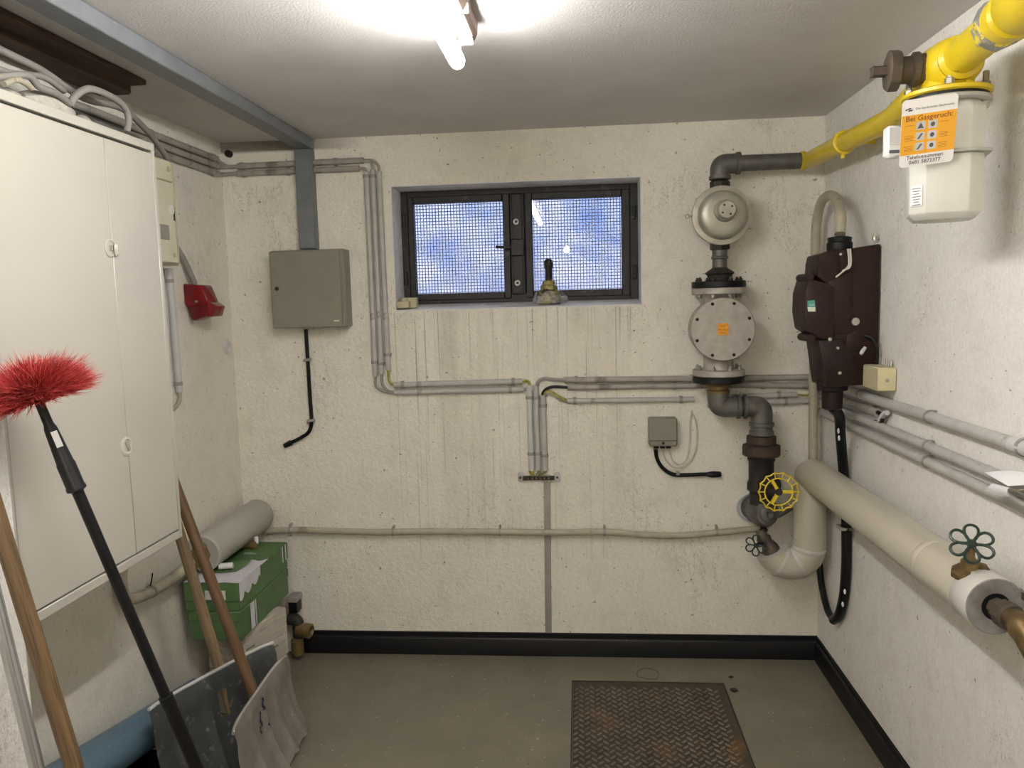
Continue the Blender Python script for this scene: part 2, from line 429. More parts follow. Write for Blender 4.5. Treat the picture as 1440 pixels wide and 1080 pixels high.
def struct(name, mb, mat, parent=None):
    o = obj(name, mb, mat, parent)
    if not parent: o['kind'] = 'structure'
    return o
def lettering(text, size, o, u, v, mat, parent, name='lettering', depth=0.0006, align='CENTER', bold=0.0):
    """flat print: text in the plane (u, v) whose baseline starts at o"""
    cu = bpy.data.curves.new('font', 'FONT'); cu.body = text; cu.size = size; cu.align_x = align; cu.resolution_u = 2
    cu.offset = bold
    t = bpy.data.objects.new('font', cu); COL.objects.link(t)
    dg = bpy.context.evaluated_depsgraph_get(); me = bpy.data.meshes.new_from_object(t.evaluated_get(dg))
    bpy.data.objects.remove(t); bpy.data.curves.remove(cu)
    u, v = V(u).normalized(), V(v).normalized(); nrm = u.cross(v)
    o_ = ORG.get(parent.name, V((0, 0, 0)))
    for vt in me.vertices: vt.co = V(o)+u*vt.co.x+v*vt.co.y+nrm*depth - o_
    me.name = name; me.materials.append(MATS[mat])
    ob = bpy.data.objects.new(name, me); COL.objects.link(ob); ob.parent = parent; ORG[ob.name] = o_.copy()
    return ob
X, Y, Z = V((1, 0, 0)), V((0, 1, 0)), V((0, 0, 1))

# ================================================================== room shell
YF = -1.6                                       # wall behind the camera
WX0, WX1, WZ0, WZ1, WD = -0.797, 0.267, 1.556, 2.090, 0.27   # window opening
struct('floor', MB().box((XL-0.3, YF-0.2, -0.15), (XR+0.3, D+0.3, 0.0)), 'floor_paint')
struct('ceiling', MB().box((XL-0.3, YF-0.2, H), (XR+0.3, D+0.3, H+0.2)), 'ceiling_plaster')
b = MB()
b.box((XL-0.3, D, 0), (XR+0.3, D+WD, WZ0)); b.box((XL-0.3, D, WZ1), (XR+0.3, D+WD, H))
b.box((XL-0.3, D, WZ0), (WX0, D+WD, WZ1)); b.box((WX1, D, WZ0), (XR+0.3, D+WD, WZ1))
wall_back = struct('wall_back', b, 'wall_plaster_back')
e = 0.004
b = MB()      # painted reveal lining of the window opening
b.prism([(WX0, D-0.002, WZ0), (WX0, D+WD, WZ0), (WX0, D+WD, WZ0+0.026), (WX0, D+0.16, WZ0+0.026), (WX0, D-0.002, WZ0+e)], (WX1-WX0, 0, 0)); b.box((WX0, D-0.002, WZ1-e), (WX1, D+WD, WZ1))
b.box((WX0, D-0.002, WZ0+0.001), (WX0+e, D+WD, WZ1-e)); b.box((WX1-e, D-0.002, WZ0+0.001), (WX1, D+WD, WZ1-e))
obj('window_reveal', b, 'reveal_paint', wall_back)
struct('wall_right', MB().box((XR, YF-0.2, 0), (XR+0.3, D, H)), 'wall_plaster')
struct('wall_left', MB().box((XL-0.3, YN, 0), (XL, D, H)), 'wall_plaster_left')
struct('wall_left_near', MB().box((XL-0.3, YF-0.2, 0), (XN, YN, H), 0.006), 'wall_plaster')
struct('wall_front', MB().box((XN, YF-0.2, 0), (XR, YF, H)), 'wall_plaster')

def skirting(name, a, b_, nrm):
    a, b_, nrm = V(a), V(b_), V(nrm)
    prof = [(0, 0), (0.016, 0), (0.016, 0.074), (0.011, 0.082), (0.006, 0.084), (0.006, 0.102), (0, 0.104)]
    struct(name, MB().prism([a+nrm*p+Z*q for p, q in prof], b_-a), 'black_skirting')
skirting('baseboard_back', (-1.325, D, 0), (XR, D, 0), (0, -1, 0))
skirting('baseboard_right', (XR, D-0.016, 0), (XR, YF, 0), (-1, 0, 0))

# ------------------------------------------------------------------ window
win = bpy.data.objects.new('window_1', None); COL.objects.link(win); win['kind'] = 'structure'; win.empty_display_size = 0.05
win.location = (WX0, D+0.2, WZ0); ORG['window_1'] = V(win.location)
yw = D+0.165; yb = D+0.215
wx0, wx1, wz0, wz1 = WX0+e, WX1-e, WZ0+0.026, WZ1-e
pan = [(-0.735, -0.333, 1.629, 2.031), (-0.202, 0.192, 1.629, 2.031)]
b = MB()
b.box((wx0, yw, wz0), (wx0+0.030, yb, wz1), 0.002); b.box((wx1-0.034, yw, wz0), (wx1, yb, wz1), 0.002)
b.box((wx0+0.03, yw, wz1-0.026), (wx1-0.034, yb, wz1), 0.002); b.box((wx0+0.03, yw, wz0), (wx1-0.034, yb, wz0+0.034), 0.002)
obj('window_frame', b, 'black_frame', win)
b = MB().box((-0.300, yw-0.012, wz0+0.034), (-0.236, yb, wz1-0.026), 0.003)
b.box((-0.290, yw-0.02, wz0+0.04), (-0.246, yw-0.012, wz1-0.03), 0.002)
obj('window_post', b, 'black_frame', win)
for i, (x0, x1, z0, z1) in enumerate(pan):
    fx0 = wx0+0.032 if i == 0 else -0.234; fx1 = -0.302 if i == 0 else wx1-0.036
    b = MB(); y0, y1 = yw-0.008, yb-0.012
    b.box((fx0, y0, z0-0.030), (x0, y1, z1+0.030), 0.003); b.box((x1, y0, z0-0.030), (fx1, y1, z1+0.030), 0.003)
    b.box((x0, y0, z1), (x1, y1, z1+0.030), 0.003); b.box((x0, y0, z0-0.030), (x1, y1, z0), 0.003)
    cs = obj('casement', b, 'black_frame', win)
    obj('pane', MB().box((x0-0.004, yw+0.014, z0-0.004), (x1+0.004, yw+0.018, z1+0.004)), 'window_glass', cs)
    g = MB(); nx, nz_ = 30, 30
    for q in range(nx+1):
        xx = x0-0.01+(x1-x0+0.02)*q/nx; g.box((xx-0.0019, yb+0.006, z0-0.014), (xx+0.0019, yb+0.009, z1+0.014))
    for q in range(nz_+1):
        zz = z0-0.01+(z1-z0+0.02)*q/nz_; g.box((x0-0.014, yb+0.003, zz-0.0019), (x1+0.014, yb+0.006, zz+0.0019))
    obj('mesh_guard', g, 'guard_wire', win, kind='stuff', label='square wire mesh guard outside the window pane')
for zz in (1.935, 1.666):
    obj('white_ring', MB().lathe([(0.006, 0), (0.013, 0), (0.013, 0.008), (0.010, 0.011), (0.006, 0.008), (0.006, 0)], (-0.272, yw-0.020, zz), -Y, 20, cap=False), 'white_plastic', win, label='white ring nut on the centre post')
b = MB().box((-0.298, yw-0.036, 1.785), (-0.238, yw-0.020, 1.860), 0.004)
b.tube([(-0.296, yw-0.036, 1.822), (-0.356, yw-0.046, 1.826)], [0.007, 0.006], 8); b.ball((-0.356, yw-0.046, 1.826), 0.008, 10)
obj('window_latch', b, 'black_frame', win)
for xx, zz in ((wx0+0.014, 1.96), (wx0+0.014, 1.70), (wx1-0.016, 1.96), (wx1-0.016, 1.70)):
    obj('hinge', MB().cyl((xx, yw-0.010, zz-0.03), Z, 0.008, 0.06, 12, 0.002), 'black_frame', win)
k = NT('outside_facade')
c = k.ramp(k.noise(1.1, 3, k.mapped((1, 1, 1.7))), 0.36, 0.64, rgb(88, 108, 142), rgb(168, 168, 174))
k.l(c, k.b.inputs['Base Color']); k.b.inputs['Roughness'].default_value = 0.9; MATS['outside_facade'] = k.m
struct('wall_outside', MB().box((-6, 9.0, 1.5), (6, 9.3, 3.3), 0.02), 'outside_facade')
struct('outside_ground', MB().box((-7, D+WD+0.02, 1.40), (7, 12, 1.50)), 'pavement')
# ------------------------------------------------------------------ ceiling light
tx, tz, ty0, ty1 = -0.302, 2.205, 0.62, 2.075
L = thing('ceiling_light', 'bare fluorescent tube on a narrow batten under the ceiling', 'light', (tx+0.03, 1.35, H))
b = MB().prism([(tx+0.000, ty0, H), (tx+0.056, ty0, H), (tx+0.054, ty0, H-0.030), (tx+0.046, ty0, H-0.046), (tx+0.010, ty0, H-0.046), (tx+0.002, ty0, H-0.030)], (0, ty1-ty0-0.005, 0), 0.002)
obj('batten', b, 'batten', L)
obj('tube', MB().lathe([(0.010, 0), (0.0195, 0.01), (0.0205, 0.03), (0.0205, ty1-ty0-0.03), (0.0195, ty1-ty0-0.008), (0.012, ty1-ty0)], (tx, ty0, tz), Y, 20), 'tube_glow', L)
for yy in (ty0+0.03, ty1-0.028):
    b = MB().box((tx+0.010, yy-0.012, H-0.056), (tx+0.046, yy+0.022, H-0.0465), 0.003)
    b.box((tx-0.006, yy, tz+0.0195), (tx+0.012, yy+0.014, H-0.050), 0.002)
    obj('tube_holder', b, 'white_plastic', L)
obj('batten_clip', MB().box((tx+0.006, 1.86, H-0.049), (tx+0.060, 1.868, H-0.026), 0.001), 'lock_metal', L)

# second lamp of the cellar, behind the viewer: the photograph shows it mirrored in the right window pane
LB = V((-0.117, -1.0, 2.085))
bl_ = thing('bulb_lamp', 'warm bare bulb under the ceiling behind the viewer, mirrored in the right window pane', 'lamp', (LB.x, LB.y, H))
obj('ceiling_rose', MB().lathe([(0.05, 0), (0.046, 0.018), (0.02, 0.03)], (LB.x, LB.y, H), -Z, 20), 'white_plastic', bl_)
obj('lampholder', MB().cyl((LB.x, LB.y, LB.z+0.04), Z, 0.02, H-LB.z-0.07, 16, 0.002), 'white_plastic', bl_)
obj('bulb', MB().lathe([(0, -0.030), (0.015, -0.026), (0.027, -0.013), (0.030, 0.0), (0.027, 0.014), (0.016, 0.03), (0.013, 0.045)], LB, Z, 20), 'lamp_glow', bl_)

# ------------------------------------------------------------------ cable trunking
T = thing('cable_trunking', 'blue-grey metal cable trunking along the ceiling and down to the grey box', 'trunking', (-1.16, D, H))
obj('ceiling_run', MB().box((-1.190, YN+0.002-1.2, H-0.047), (-1.122, D-0.002, H-0.001), 0.003), 'trunking_grey', T)
obj('wall_drop', MB().box((-1.196, D-0.048, 1.832), (-1.122, D-0.001, H-0.048), 0.002), 'trunking_grey', T)
obj('trunking_lid', MB().box((-1.192, D-0.052, 1.836), (-1.126, D-0.048, H-0.056), 0.001), 'trunking_grey', T)

# brown boards and the chipped recess at the ceiling above the cabinet
cb = thing('ceiling_boards', 'dark brown rough boards fixed under the ceiling above the cream cabinet', 'boards', (-1.4, 1.9, H-0.02))
obj('board', MB().box((-1.395, YN+0.01, H-0.018), (-1.325, 2.40, H-0.001), 0.003), 'board_brown', cb)
obj('board', MB().box((-1.50, YN+0.01, H-0.036), (-1.392, 2.43, H-0.001), 0.006), 'board_brown', cb)

# ------------------------------------------------------------------ conduits
def clip_at(p, t, nrm, r, parent, mat='clip_grey'):
    t = V(t).normalized(); nrm = V(nrm).normalized(); s_ = t.cross(nrm)
    c_ = V(p)-nrm*(r*0.2)
    b = MB(); R = r+0.0015
    pts = [c_+(s_*math.cos(a)+nrm*math.sin(a))*R for a in [PI*k_/8 for k_ in range(9)]]
    pts = [pts[0]-nrm*r*0.8]+pts+[pts[-1]-nrm*r*0.8]
    out = [p_+(p_-c_).normalized()*0.002 for p_ in pts]
    for i in range(len(pts)-1):
        b.prism([pts[i]-t*0.007, pts[i+1]-t*0.007, out[i+1]-t*0.007, out[i]-t*0.007], t*0.014)
    obj('clip', b, mat, parent)
def conduit(label, pts, nrm, r=0.0125, clips=(), mat='conduit_grey', rad=0.05, group=None, name='conduit', cat='conduit', sleeve=None):
    pts = [V(p) for p in pts]
    t = thing(name, label, cat, pts[0], group)
    obj('tube', MB().tube(fillet(pts, rad, 6) if len(pts) > 2 else pts, r, 12), mat, t)
    for i, f in clips:
        a, c_ = pts[i], pts[i+1]; clip_at(a.lerp(c_, f), c_-a, nrm, r, t)
    return t
dw = 0.014
def B(x, z, d=dw): return V((x, D-d, z))
nb = V((0, -1, 0)); nl = V((1, 0, 0)); nr = V((-1, 0, 0))
# left wall, three along the top, running into the back corner
for zz, y0, w_ in ((2.220, 2.25, 'uppermost'), (2.190, 2.25, 'middle'), (2.160, 2.25, 'lowest')):
    conduit(f'{w_} of three dark grey conduits along the top of the left wall', [(XL+dw, y0, zz), (XL+dw, 3.28, zz)], nl, 0.0135, ((0, 0.5), (0, 0.97)), 'conduit_dirty', group='conduits at the top of the left wall')
obj_c = thing('conduit_corner', 'clump of grey cables bending through the upper left wall corner', 'cable', (XL+0.02, D-0.02, 2.18))
for zz, z2 in ((2.22, 2.196), (2.19, 2.196), (2.16, 2.166)):
    obj('cable', MB().tube(spline([(XL+dw, 3.285, zz), (XL+dw+0.004, D-0.035, (zz+z2)/2), (XL+0.04, D-dw-0.002, z2), (XL+0.075, D-dw, z2)]), 0.008, 8), 'conduit_dirty', obj_c)
# back wall top pair, the three drops and the lower pair
conduit('upper of two grey conduits below the ceiling, passing behind the trunking', [B(-1.462, 2.197), B(-0.905, 2.199), ], nb, 0.013, ((0, 0.03), (0, 0.78)), 'conduit_dirty', group='conduits below the ceiling of the back wall')
conduit('lower of two grey conduits below the ceiling, passing behind the trunking', [B(-1.467, 2.166), B(-0.925, 2.167)], nb, 0.013, ((0, 0.05), (0, 0.42), (0, 0.62)), 'conduit_dirty', group='conduits below the ceiling of the back wall')
conduit('left one of three vertical conduits between trunking and window', [B(-0.896, 2.150), B(-0.896, 1.275)], nb, 0.0125, ((0, 0.02), (0, 0.93)))
conduit('middle one of three vertical conduits between trunking and window', [B(-0.868, 2.158), B(-0.868, 1.285)], nb, 0.0115, ((0, 0.03), (0, 0.95)))
conduit('right one of three vertical conduits, nearest the window', [B(-0.841, 2.150), B(-0.838, 1.300)], nb, 0.0125, ((0, 0.92),))
bend = thing('cable_bends', 'thin grey cables bending between the vertical conduits and the ceiling conduits', 'cable', B(-0.87, 2.17))
for x0, z0, x1, z1 in ((-0.905, 2.199, -0.841, 2.15), (-0.905, 2.196, -0.868, 2.158), (-0.925, 2.167, -0.896, 2.15)):
    obj('cable', MB().tube(spline([B(x0, z0), B((x0+x1)/2+0.01, z0-0.003), B(x1, (z0+z1)/2-0.002), B(x1, z1-0.01)]), 0.006, 8), 'conduit_dirty', bend)
bend2 = thing('cable_bends', 'thin cables bending from the vertical conduits into the two conduits below the window', 'cable', B(-0.85, 1.25))
for x0, z0, x1, z1, m_ in ((-0.896, 1.28, -0.81, 1.201, 'cable_grey'), (-0.868, 1.29, -0.81, 1.203, 'cable_grey'), (-0.838, 1.302, -0.812, 1.235, 'yellow_green_wire')):
    obj('cable', MB().tube(spline([B(x0, z0), B(x0+0.002, (z0+z1)/2-0.01), B((x0+x1)/2, z1+0.004), B(x1+0.005, z1)]), 0.006, 8), m_, bend2)
conduit('upper of two grey conduits under the left half of the window', [B(-0.815, 1.234), B(-0.250, 1.240)], nb, 0.0125, ((0, 0.07), (0, 0.93)))
conduit('lower of two grey conduits under the left half of the window', [B(-0.812, 1.201), B(-0.246, 1.206)], nb, 0.0125, ((0, 0.9),))
for xx, z1, w_ in ((-0.219, 1.222, 'left'), (-0.190, 1.220, 'middle'), (-0.160, 1.180, 'right')):
    conduit(f'{w_} of three short vertical conduits above the earthing bar', [B(xx, 0.848), B(xx-0.003, z1)], nb, 0.0125, ((0, 0.2), (0, 0.86)), 'conduit_bright' if w_ == 'left' else 'conduit_grey')
conduit('topmost conduit running from the earthing cables to the right corner', [B(-0.070, 1.243), B(0.968, 1.237)], nb, 0.013, ((0, 0.05), (0, 0.52)), 'conduit_dirty')
conduit('second conduit below the topmost one, reaching the right corner', [B(-0.055, 1.211), B(0.45, 1.210), B(0.70, 1.209), B(0.968, 1.200)], nb, 0.013, ((0, 0.9), (2, 0.25)), 'conduit_dirty', rad=0.02)
conduit('third conduit, ending above the small junction box', [B(-0.058, 1.152), B(0.478, 1.151)], nb, 0.0115, ((0, 0.06), (0, 0.9)))
conduit('short conduit behind the gas elbow with a yellow-green wire at its end', [B(0.535, 1.158), B(0.905, 1.165)], nb, 0.0115, ((0, 0.05), (0, 0.8)))
conduit('lowest short conduit behind the gas elbow at the back wall', [B(0.535, 1.128), B(0.968, 1.138)], nb, 0.0125, ((0, 0.75),))
obj('wire', MB().tube(spline([B(0.90, 1.165), B(0.94, 1.162), B(0.972, 1.166)]), 0.004, 8), 'yellow_green_wire', bpy.data.objects['conduit.014'] if 'conduit.014' in bpy.data.objects else obj_c)
eb = thing('cable_bends', 'yellow-green earth wires curving out of the three short vertical conduits', 'cable', B(-0.16, 1.22))
for pts, m_, r_ in (([(-0.250, 1.240), (-0.235, 1.242), (-0.222, 1.236), (-0.219, 1.21)], 'yellow_green_wire', 0.006),
                    ([(-0.246, 1.206), (-0.232, 1.207), (-0.214, 1.20), (-0.205, 1.16)], 'cable_grey', 0.006),
                    ([(-0.190, 1.21), (-0.182, 1.238), (-0.155, 1.251), (-0.11, 1.246), (-0.06, 1.243)], 'cable_grey', 0.007),
                    ([(-0.168, 1.17), (-0.155, 1.20), (-0.12, 1.215), (-0.05, 1.211)], 'cable_black', 0.006),
                    ([(-0.163, 1.17), (-0.15, 1.193), (-0.125, 1.192), (-0.095, 1.172), (-0.055, 1.152)], 'yellow_green_wire', 0.006),
                    ([(-0.157, 1.17), (-0.142, 1.186), (-0.115, 1.180), (-0.085, 1.158), (-0.055, 1.150)], 'cable_grey', 0.005)):
    obj('wire', MB().tube(spline([B(x_, z_) for x_, z_ in pts]), r_, 8), m_, eb)
# left wall, below the cream box
conduit('pale grey vertical conduit on the left wall below the cream fuse box', [(XL+dw, 2.822, 1.742), (XL+dw, 2.836, 1.275)], nl, 0.014, ((0, 0.10), (0, 0.93)), 'conduit_bright')
conduit('thin grey conduit on the left wall half hidden by the cabinet', [(XL+dw, 2.77, 1.742), (XL+dw, 2.785, 1.60), (XL+dw, 2.78, 1.30)], nl, 0.009, (), 'conduit_grey')
cc = thing('curved_cable', 'short beige cable curving out under the pale left wall conduit', 'cable', (XL+dw, 2.83, 1.27))
obj('cable', MB().tube(spline([(XL+dw, 2.84, 1.275), (XL+dw, 2.835, 1.245), (XL+dw, 2.80, 1.222), (XL+dw, 2.76, 1.215)]), 0.008, 8), 'cable_beige', cc)
# right wall
RW = lambda y, z, d=0.018: V((XR-d, y, z))
conduit('thick topmost grey conduit along the right wall', [RW(3.30, 1.222), RW(1.86, 1.231)], nr, 0.0165, ((0, 0.32), (0, 0.70)), 'conduit_grey', group='conduits on the right wall')
conduit('bright sleeve continuing the topmost right wall conduit towards the viewer', [RW(1.858, 1.231), RW(0.5, 1.236)], nr, 0.0185, ((0, 0.03),), 'conduit_bright')
conduit('middle grey conduit along the right wall, under the paper', [RW(3.31, 1.140), RW(0.5, 1.146)], nr, 0.0145, ((0, 0.36),), group='conduits on the right wall')
conduit('lowest grey conduit along the right wall', [RW(3.31, 1.097), RW(0.5, 1.098)], nr, 0.0145, ((0, 0.36),), group='conduits on the right wall')
conduit('short grey conduit stub ending under the yellowish junction box', [RW(3.30, 1.180), RW(2.68, 1.185)], nr, 0.0125, ((0, 0.9),), 'conduit_dirty')
st = thing('cable_loop', 'small grey cable loop at the end of the conduit stub', 'cable', RW(2.68, 1.185))
obj('cable', MB().tube(spline([RW(2.69, 1.185), RW(2.655, 1.183), RW(2.64, 1.165), RW(2.66, 1.150), RW(2.70, 1.150)]), 0.007, 8), 'cable_black', st)
obj('cable', MB().tube(spline([RW(2.66, 1.16), RW(2.63, 1.185), RW(2.60, 1.195)]), 0.009, 8), 'conduit_bright', st)

# ------------------------------------------------------------------ horizontal pipe, back wall
pts = [bw(px, py, 0.026) for px, py in ((374, 747), (405, 745), (450, 746), (520, 748), (560, 748), (620, 747), (700, 748), (780, 749), (850, 748), (905, 752), (955, 753), (1000, 750), (1040, 746), (1075, 742))]
pp = thing('heating_pipe', 'thin beige painted pipe running across the lower back wall', 'pipe', pts[0])
obj('tube', MB().tube(spline(pts, 5), 0.0145, 12), 'painted_pipe', pp)
for px in (408, 553, 703, 850, 1008):
    q = bw(px, 748 if px != 408 else 745, 0.026)
    b = MB().lathe([(0.0145, 0), (0.018, 0), (0.018, 0.01), (0.0145, 0.01)], q-X*0.005, X, 16, cap=False)
    b.box(q+V((-0.004, -0.004, 0.016)), q+V((0.004, 0.026, 0.026)))
    obj('pipe_clip', b, 'clip_grey', pp)
# ------------------------------------------------------------------ flat grey duct under the earthing bar
du = thing('floor_duct', 'flat dark grey duct running from the earthing bar down to the skirting', 'duct', B(-0.158, 0.105))
obj('duct_body', MB().prism([B(-0.175, 0.106, 0), B(-0.147, 0.106, 0), B(-0.147, 0.106, 0.011), B(-0.175, 0.106, 0.011)], (0.008, 0, 0.715), 0.002), 'clip_grey', du)
obj('collar', MB().box((-0.171, D-0.016, 0.795), (-0.134, D-0.001, 0.826), 0.002), 'conduit_dirty', du)
eb2 = thing('earthing_bar', 'small brass earthing bar with screw terminals and clear end caps', 'earthing bar', B(-0.195, 0.82))
obj('bar', MB().box((-0.26, D-0.022, 0.806), (-0.12, D-0.004, 0.822), 0.002), 'dark_iron', eb2)
for xx in (-0.268, -0.108):
    obj('end_cap', MB().box((xx-0.012, D-0.028, 0.798), (xx+0.014, D-0.001, 0.838), 0.006), 'clear_film', eb2)
    obj('screw', MB().cyl((xx, D-0.028, 0.82), -Y, 0.005, 0.004, 10), 'dark_iron', eb2)
for q in range(6):
    obj('screw', MB().cyl((-0.235+q*0.018, D-0.022, 0.814), -Y, 0.0045, 0.004, 8), 'brass_dull', eb2)
for x0, x1, m_ in ((-0.228, -0.222, 'yellow_green_wire'), (-0.221, -0.216, 'yellow_green_wire'), (-0.213, -0.213, 'yellow_green_wire'), (-0.19, -0.2, 'cable_grey'), (-0.184, -0.19, 'yellow_green_wire'), (-0.165, -0.18, 'cable_grey'), (-0.156, -0.172, 'yellow_green_wire')):
    obj('earth_wire', MB().tube(spline([B(x0, 0.856), B(x0, 0.842), B(x1, 0.830), B(x1, 0.815)]), 0.0035, 6), m_, eb2)

# ------------------------------------------------------------------ grey switch box with cable
g = thing('switch_box', 'square grey-green metal switch box at the lower end of the trunking', 'box', (-1.15, D, 1.5))
obj('housing', MB().box((-1.310, D-0.090, 1.496), (-0.990, D-0.001, 1.826), 0.004), 'box_grey', g)
dr = obj('door', MB().box((-1.310, D-0.105, 1.496), (-1.003, D-0.091, 1.822), 0.004), 'box_grey', g)
obj('lock', MB().lathe([(0.009, 0), (0.008, 0.003), (0.004, 0.003), (0.004, 0.001), (0, 0.001)], (-1.283, D-0.105, 1.665), -Y, 16), 'dark_iron', dr)
obj('logo_plate', MB().box((-1.04, D-0.1065, 1.520), (-1.018, D-0.105, 1.526)), 'pale_label', dr)
pts = [bw(px, py, 0.012) for px, py in ((430, 463), (433, 510), (436, 560), (438, 590), (435, 606), (424, 615), (402, 626))]
bc = thing('black_cable', 'black cable dropping from the grey switch box with a taped end', 'cable', pts[0])
obj('cable', MB().tube(spline(pts, 5), 0.0085, 10), 'cable_black', bc)
obj('taped_end', MB().tube([pts[-1]+(pts[-2]-pts[-1])*0.35, pts[-1]+V((-0.006, -0.004, -0.003))], [0.013, 0.011], 10), 'cable_black', bc)
for px, py in ((433, 506), (438, 591)):
    q = bw(px, py, 0.012)
    obj('clip', MB().obox(q-Y*0.006, (1, 0, 0.12), Y, (-0.12, 0, 1), 0.036, 0.018, 0.013, 0.003), 'clip_grey', bc, label='pale grey cable clip')

# ------------------------------------------------------------------ small junction box
j = thing('junction_box', 'small grey square junction box below the conduits near the gas elbow', 'box', (0.345, D, 0.957))
obj('housing', MB().box((0.286, D-0.058, 0.957), (0.405, D-0.001, 1.078), 0.006), 'box_grey', j)
obj('cover', MB().box((0.284, D-0.066, 0.982), (0.402, D-0.058, 1.079), 0.003), 'box_grey', j)
obj('screw', MB().cyl((0.345, D-0.058, 0.972), -Y, 0.006, 0.006, 10), 'dark_iron', j)
for xx in (0.318, 0.345, 0.37):
    obj('gland', MB().cyl((xx, D-0.03, 0.957), -Z, 0.011, 0.012, 12), 'black_plastic', j)
pts = [bw(px, py, 0.016) for px, py in ((922, 632), (924, 645), (932, 658), (946, 667), (965, 668), (990, 667), (1012, 667))]
c1 = thing('black_cable', 'black cable curving from the small junction box to a taped end on the right', 'cable', pts[0])
obj('cable', MB().tube(spline(pts, 5), 0.0085, 10), 'cable_black', c1)
obj('taped_end', MB().tube([pts[-1]-X*0.052, pts[-1]-X*0.03, pts[-1], pts[-1]+X*0.006], [0.010, 0.014, 0.013, 0.009], 10), 'black_plastic', c1)
clip_at(bw(953, 667, 0.014), X, nb, 0.009, c1)
for a_, dd in (([(932, 632), (936, 646), (948, 657), (962, 656), (974, 643), (980, 622), (979, 595), (972, 578)], 'outer'), ([(941, 632), (946, 647), (956, 653), (966, 645), (970, 620), (970, 595), (973, 577)], 'inner')):
    pts = [bw(px, py, 0.012) for px, py in a_]
    t = thing('white_wire', f'{dd} thin white wire looping from the small junction box up to the conduit', 'wire', pts[0])
    obj('wire', MB().tube(spline(pts, 5), 0.0032, 8), 'white_wire', t)

# ------------------------------------------------------------------ window sill things
bx, by = -0.130, D+0.075
v = thing('valve_insert', 'old yellowed valve insert wrapped in clear film, standing on the window sill', 'valve', (bx, by, WZ0+e))
z0 = WZ0+0.0145
obj('body', MB().lathe([(0.050, 0.0), (0.055, 0.010), (0.049, 0.024), (0.050, 0.034), (0.044, 0.040), (0.045, 0.056), (0.037, 0.062), (0.037, 0.076), (0.028, 0.084), (0.027, 0.098), (0.017, 0.104)], (bx, by, z0), Z, 20), 'sill_metal', v)
obj('stem', MB().lathe([(0.017, 0.09), (0.016, 0.10), (0.0155, 0.15), (0.017, 0.152), (0.0185, 0.160), (0.0185, 0.184), (0.013, 0.192), (0.009, 0.194)], (bx, by, z0), Z, 16), 'dark_iron', v)
b = MB()
def film(u_, w_):
    a = 2*PI*u_; r_ = 0.066-0.004*w_+0.018*math.sin(PI*w_)*0.4+0.009*math.sin(5*a+3*w_)+0.004*math.sin(11*a+5*w_)
    return V((bx+r_*math.cos(a), by+r_*math.sin(a)*0.85, z0+0.002+(0.042+0.012*math.sin(3*a))*w_))
b.grid(film, 36, 6)
obj('film_wrap', b, 'clear_film', v)
z0 = WZ0+0.012
cl = thing('plastic_bracket', 'grey plastic bracket lying at the left end of the window sill', 'bracket', (-0.765, D+0.0, z0))
b = MB().box((-0.790, D-0.012, z0), (-0.735, D+0.03, z0+0.03), 0.003); b.box((-0.775, D+0.03, z0), (-0.71, D+0.07, z0+0.045), 0.003)
b.box((-0.790, D-0.012, z0+0.03), (-0.780, D+0.02, z0+0.042), 0.002); b.box((-0.752, D-0.012, z0+0.03), (-0.744, D+0.02, z0+0.042), 0.002)
obj('bracket_body', b, 'cream_dull_plastic', cl)

# ------------------------------------------------------------------ cream cabinet (left wall)
CX, CY0, CY1, CZ0, CZ1 = -1.22, YN+0.012, 2.226, 0.898, 2.068
c = thing('distribution_cabinet', 'large cream metal distribution cabinet on the left wall', 'cabinet', (XL, 1.87, CZ0))
b = MB(); tk = 0.016
b.box((XL+0.002, CY0, CZ0), (CX, CY0+tk, CZ1), 0.002); b.box((XL+0.002, CY1-tk, CZ0), (CX, CY1, CZ1), 0.002)
b.box((XL+0.002, CY0+tk, CZ0), (CX, CY1-tk, CZ0+0.024), 0.002); b.box((XL+0.002, CY0+tk, CZ1-0.024), (CX, CY1-tk, CZ1), 0.002)
b.box((XL+0.002, CY0+tk, CZ0+0.024), (XL+0.02, CY1-tk, CZ1-0.024))
obj('body', b, 'cabinet_cream', c)
obj('interior', MB().box((XL+0.02, CY0+tk, CZ0+0.024), (CX-0.02, CY1-tk, CZ1-0.024)), 'dark_gap', c)
sy = 1.981
for a0, a1 in ((CY0+tk+0.001, sy-0.0012), (sy+0.0012, CY1-tk-0.001)):
    d = obj('door', MB().box((CX-0.018, a0, CZ0+0.0285), (CX-0.001, a1, CZ1-0.031), 0.0015), 'cabinet_cream', c)
    if a1 < 2.0:
        b = MB().lathe([(0.024, 0), (0.024, 0.003), (0.020, 0.004), (0.018, 0.001), (0, 0.001)], (CX-0.001, sy-0.012, 1.753), X, 24)
        lk = obj('lock', b, 'lock_metal', d)
        obj('lock', MB().lathe([(0.026, 0), (0.026, 0.002), (0.020, 0.004), (0.017, 0.001), (0, 0.001)], (CX-0.001, sy-0.010, 1.226), X, 24), 'lock_metal', d)
        b = MB().obox((CX+0.004, sy-0.012, 1.753), X, Y, Z, 0.008, 0.004, 0.014, 0.001); obj('key_slot', b, 'clip_grey', d)
        b = MB().obox((CX+0.003, sy-0.006, 1.226), X, (0, 1, 0.5), (0, -0.5, 1), 0.005, 0.010, 0.030, 0.002); obj('key_slot', b, 'clip_grey', d)
        b = MB().obox((CX+0.007, sy+0.006, 1.750), X, Y, Z, 0.012, 0.020, 0.034, 0.006); obj('latch_tab', b, 'cabinet_edge', d)

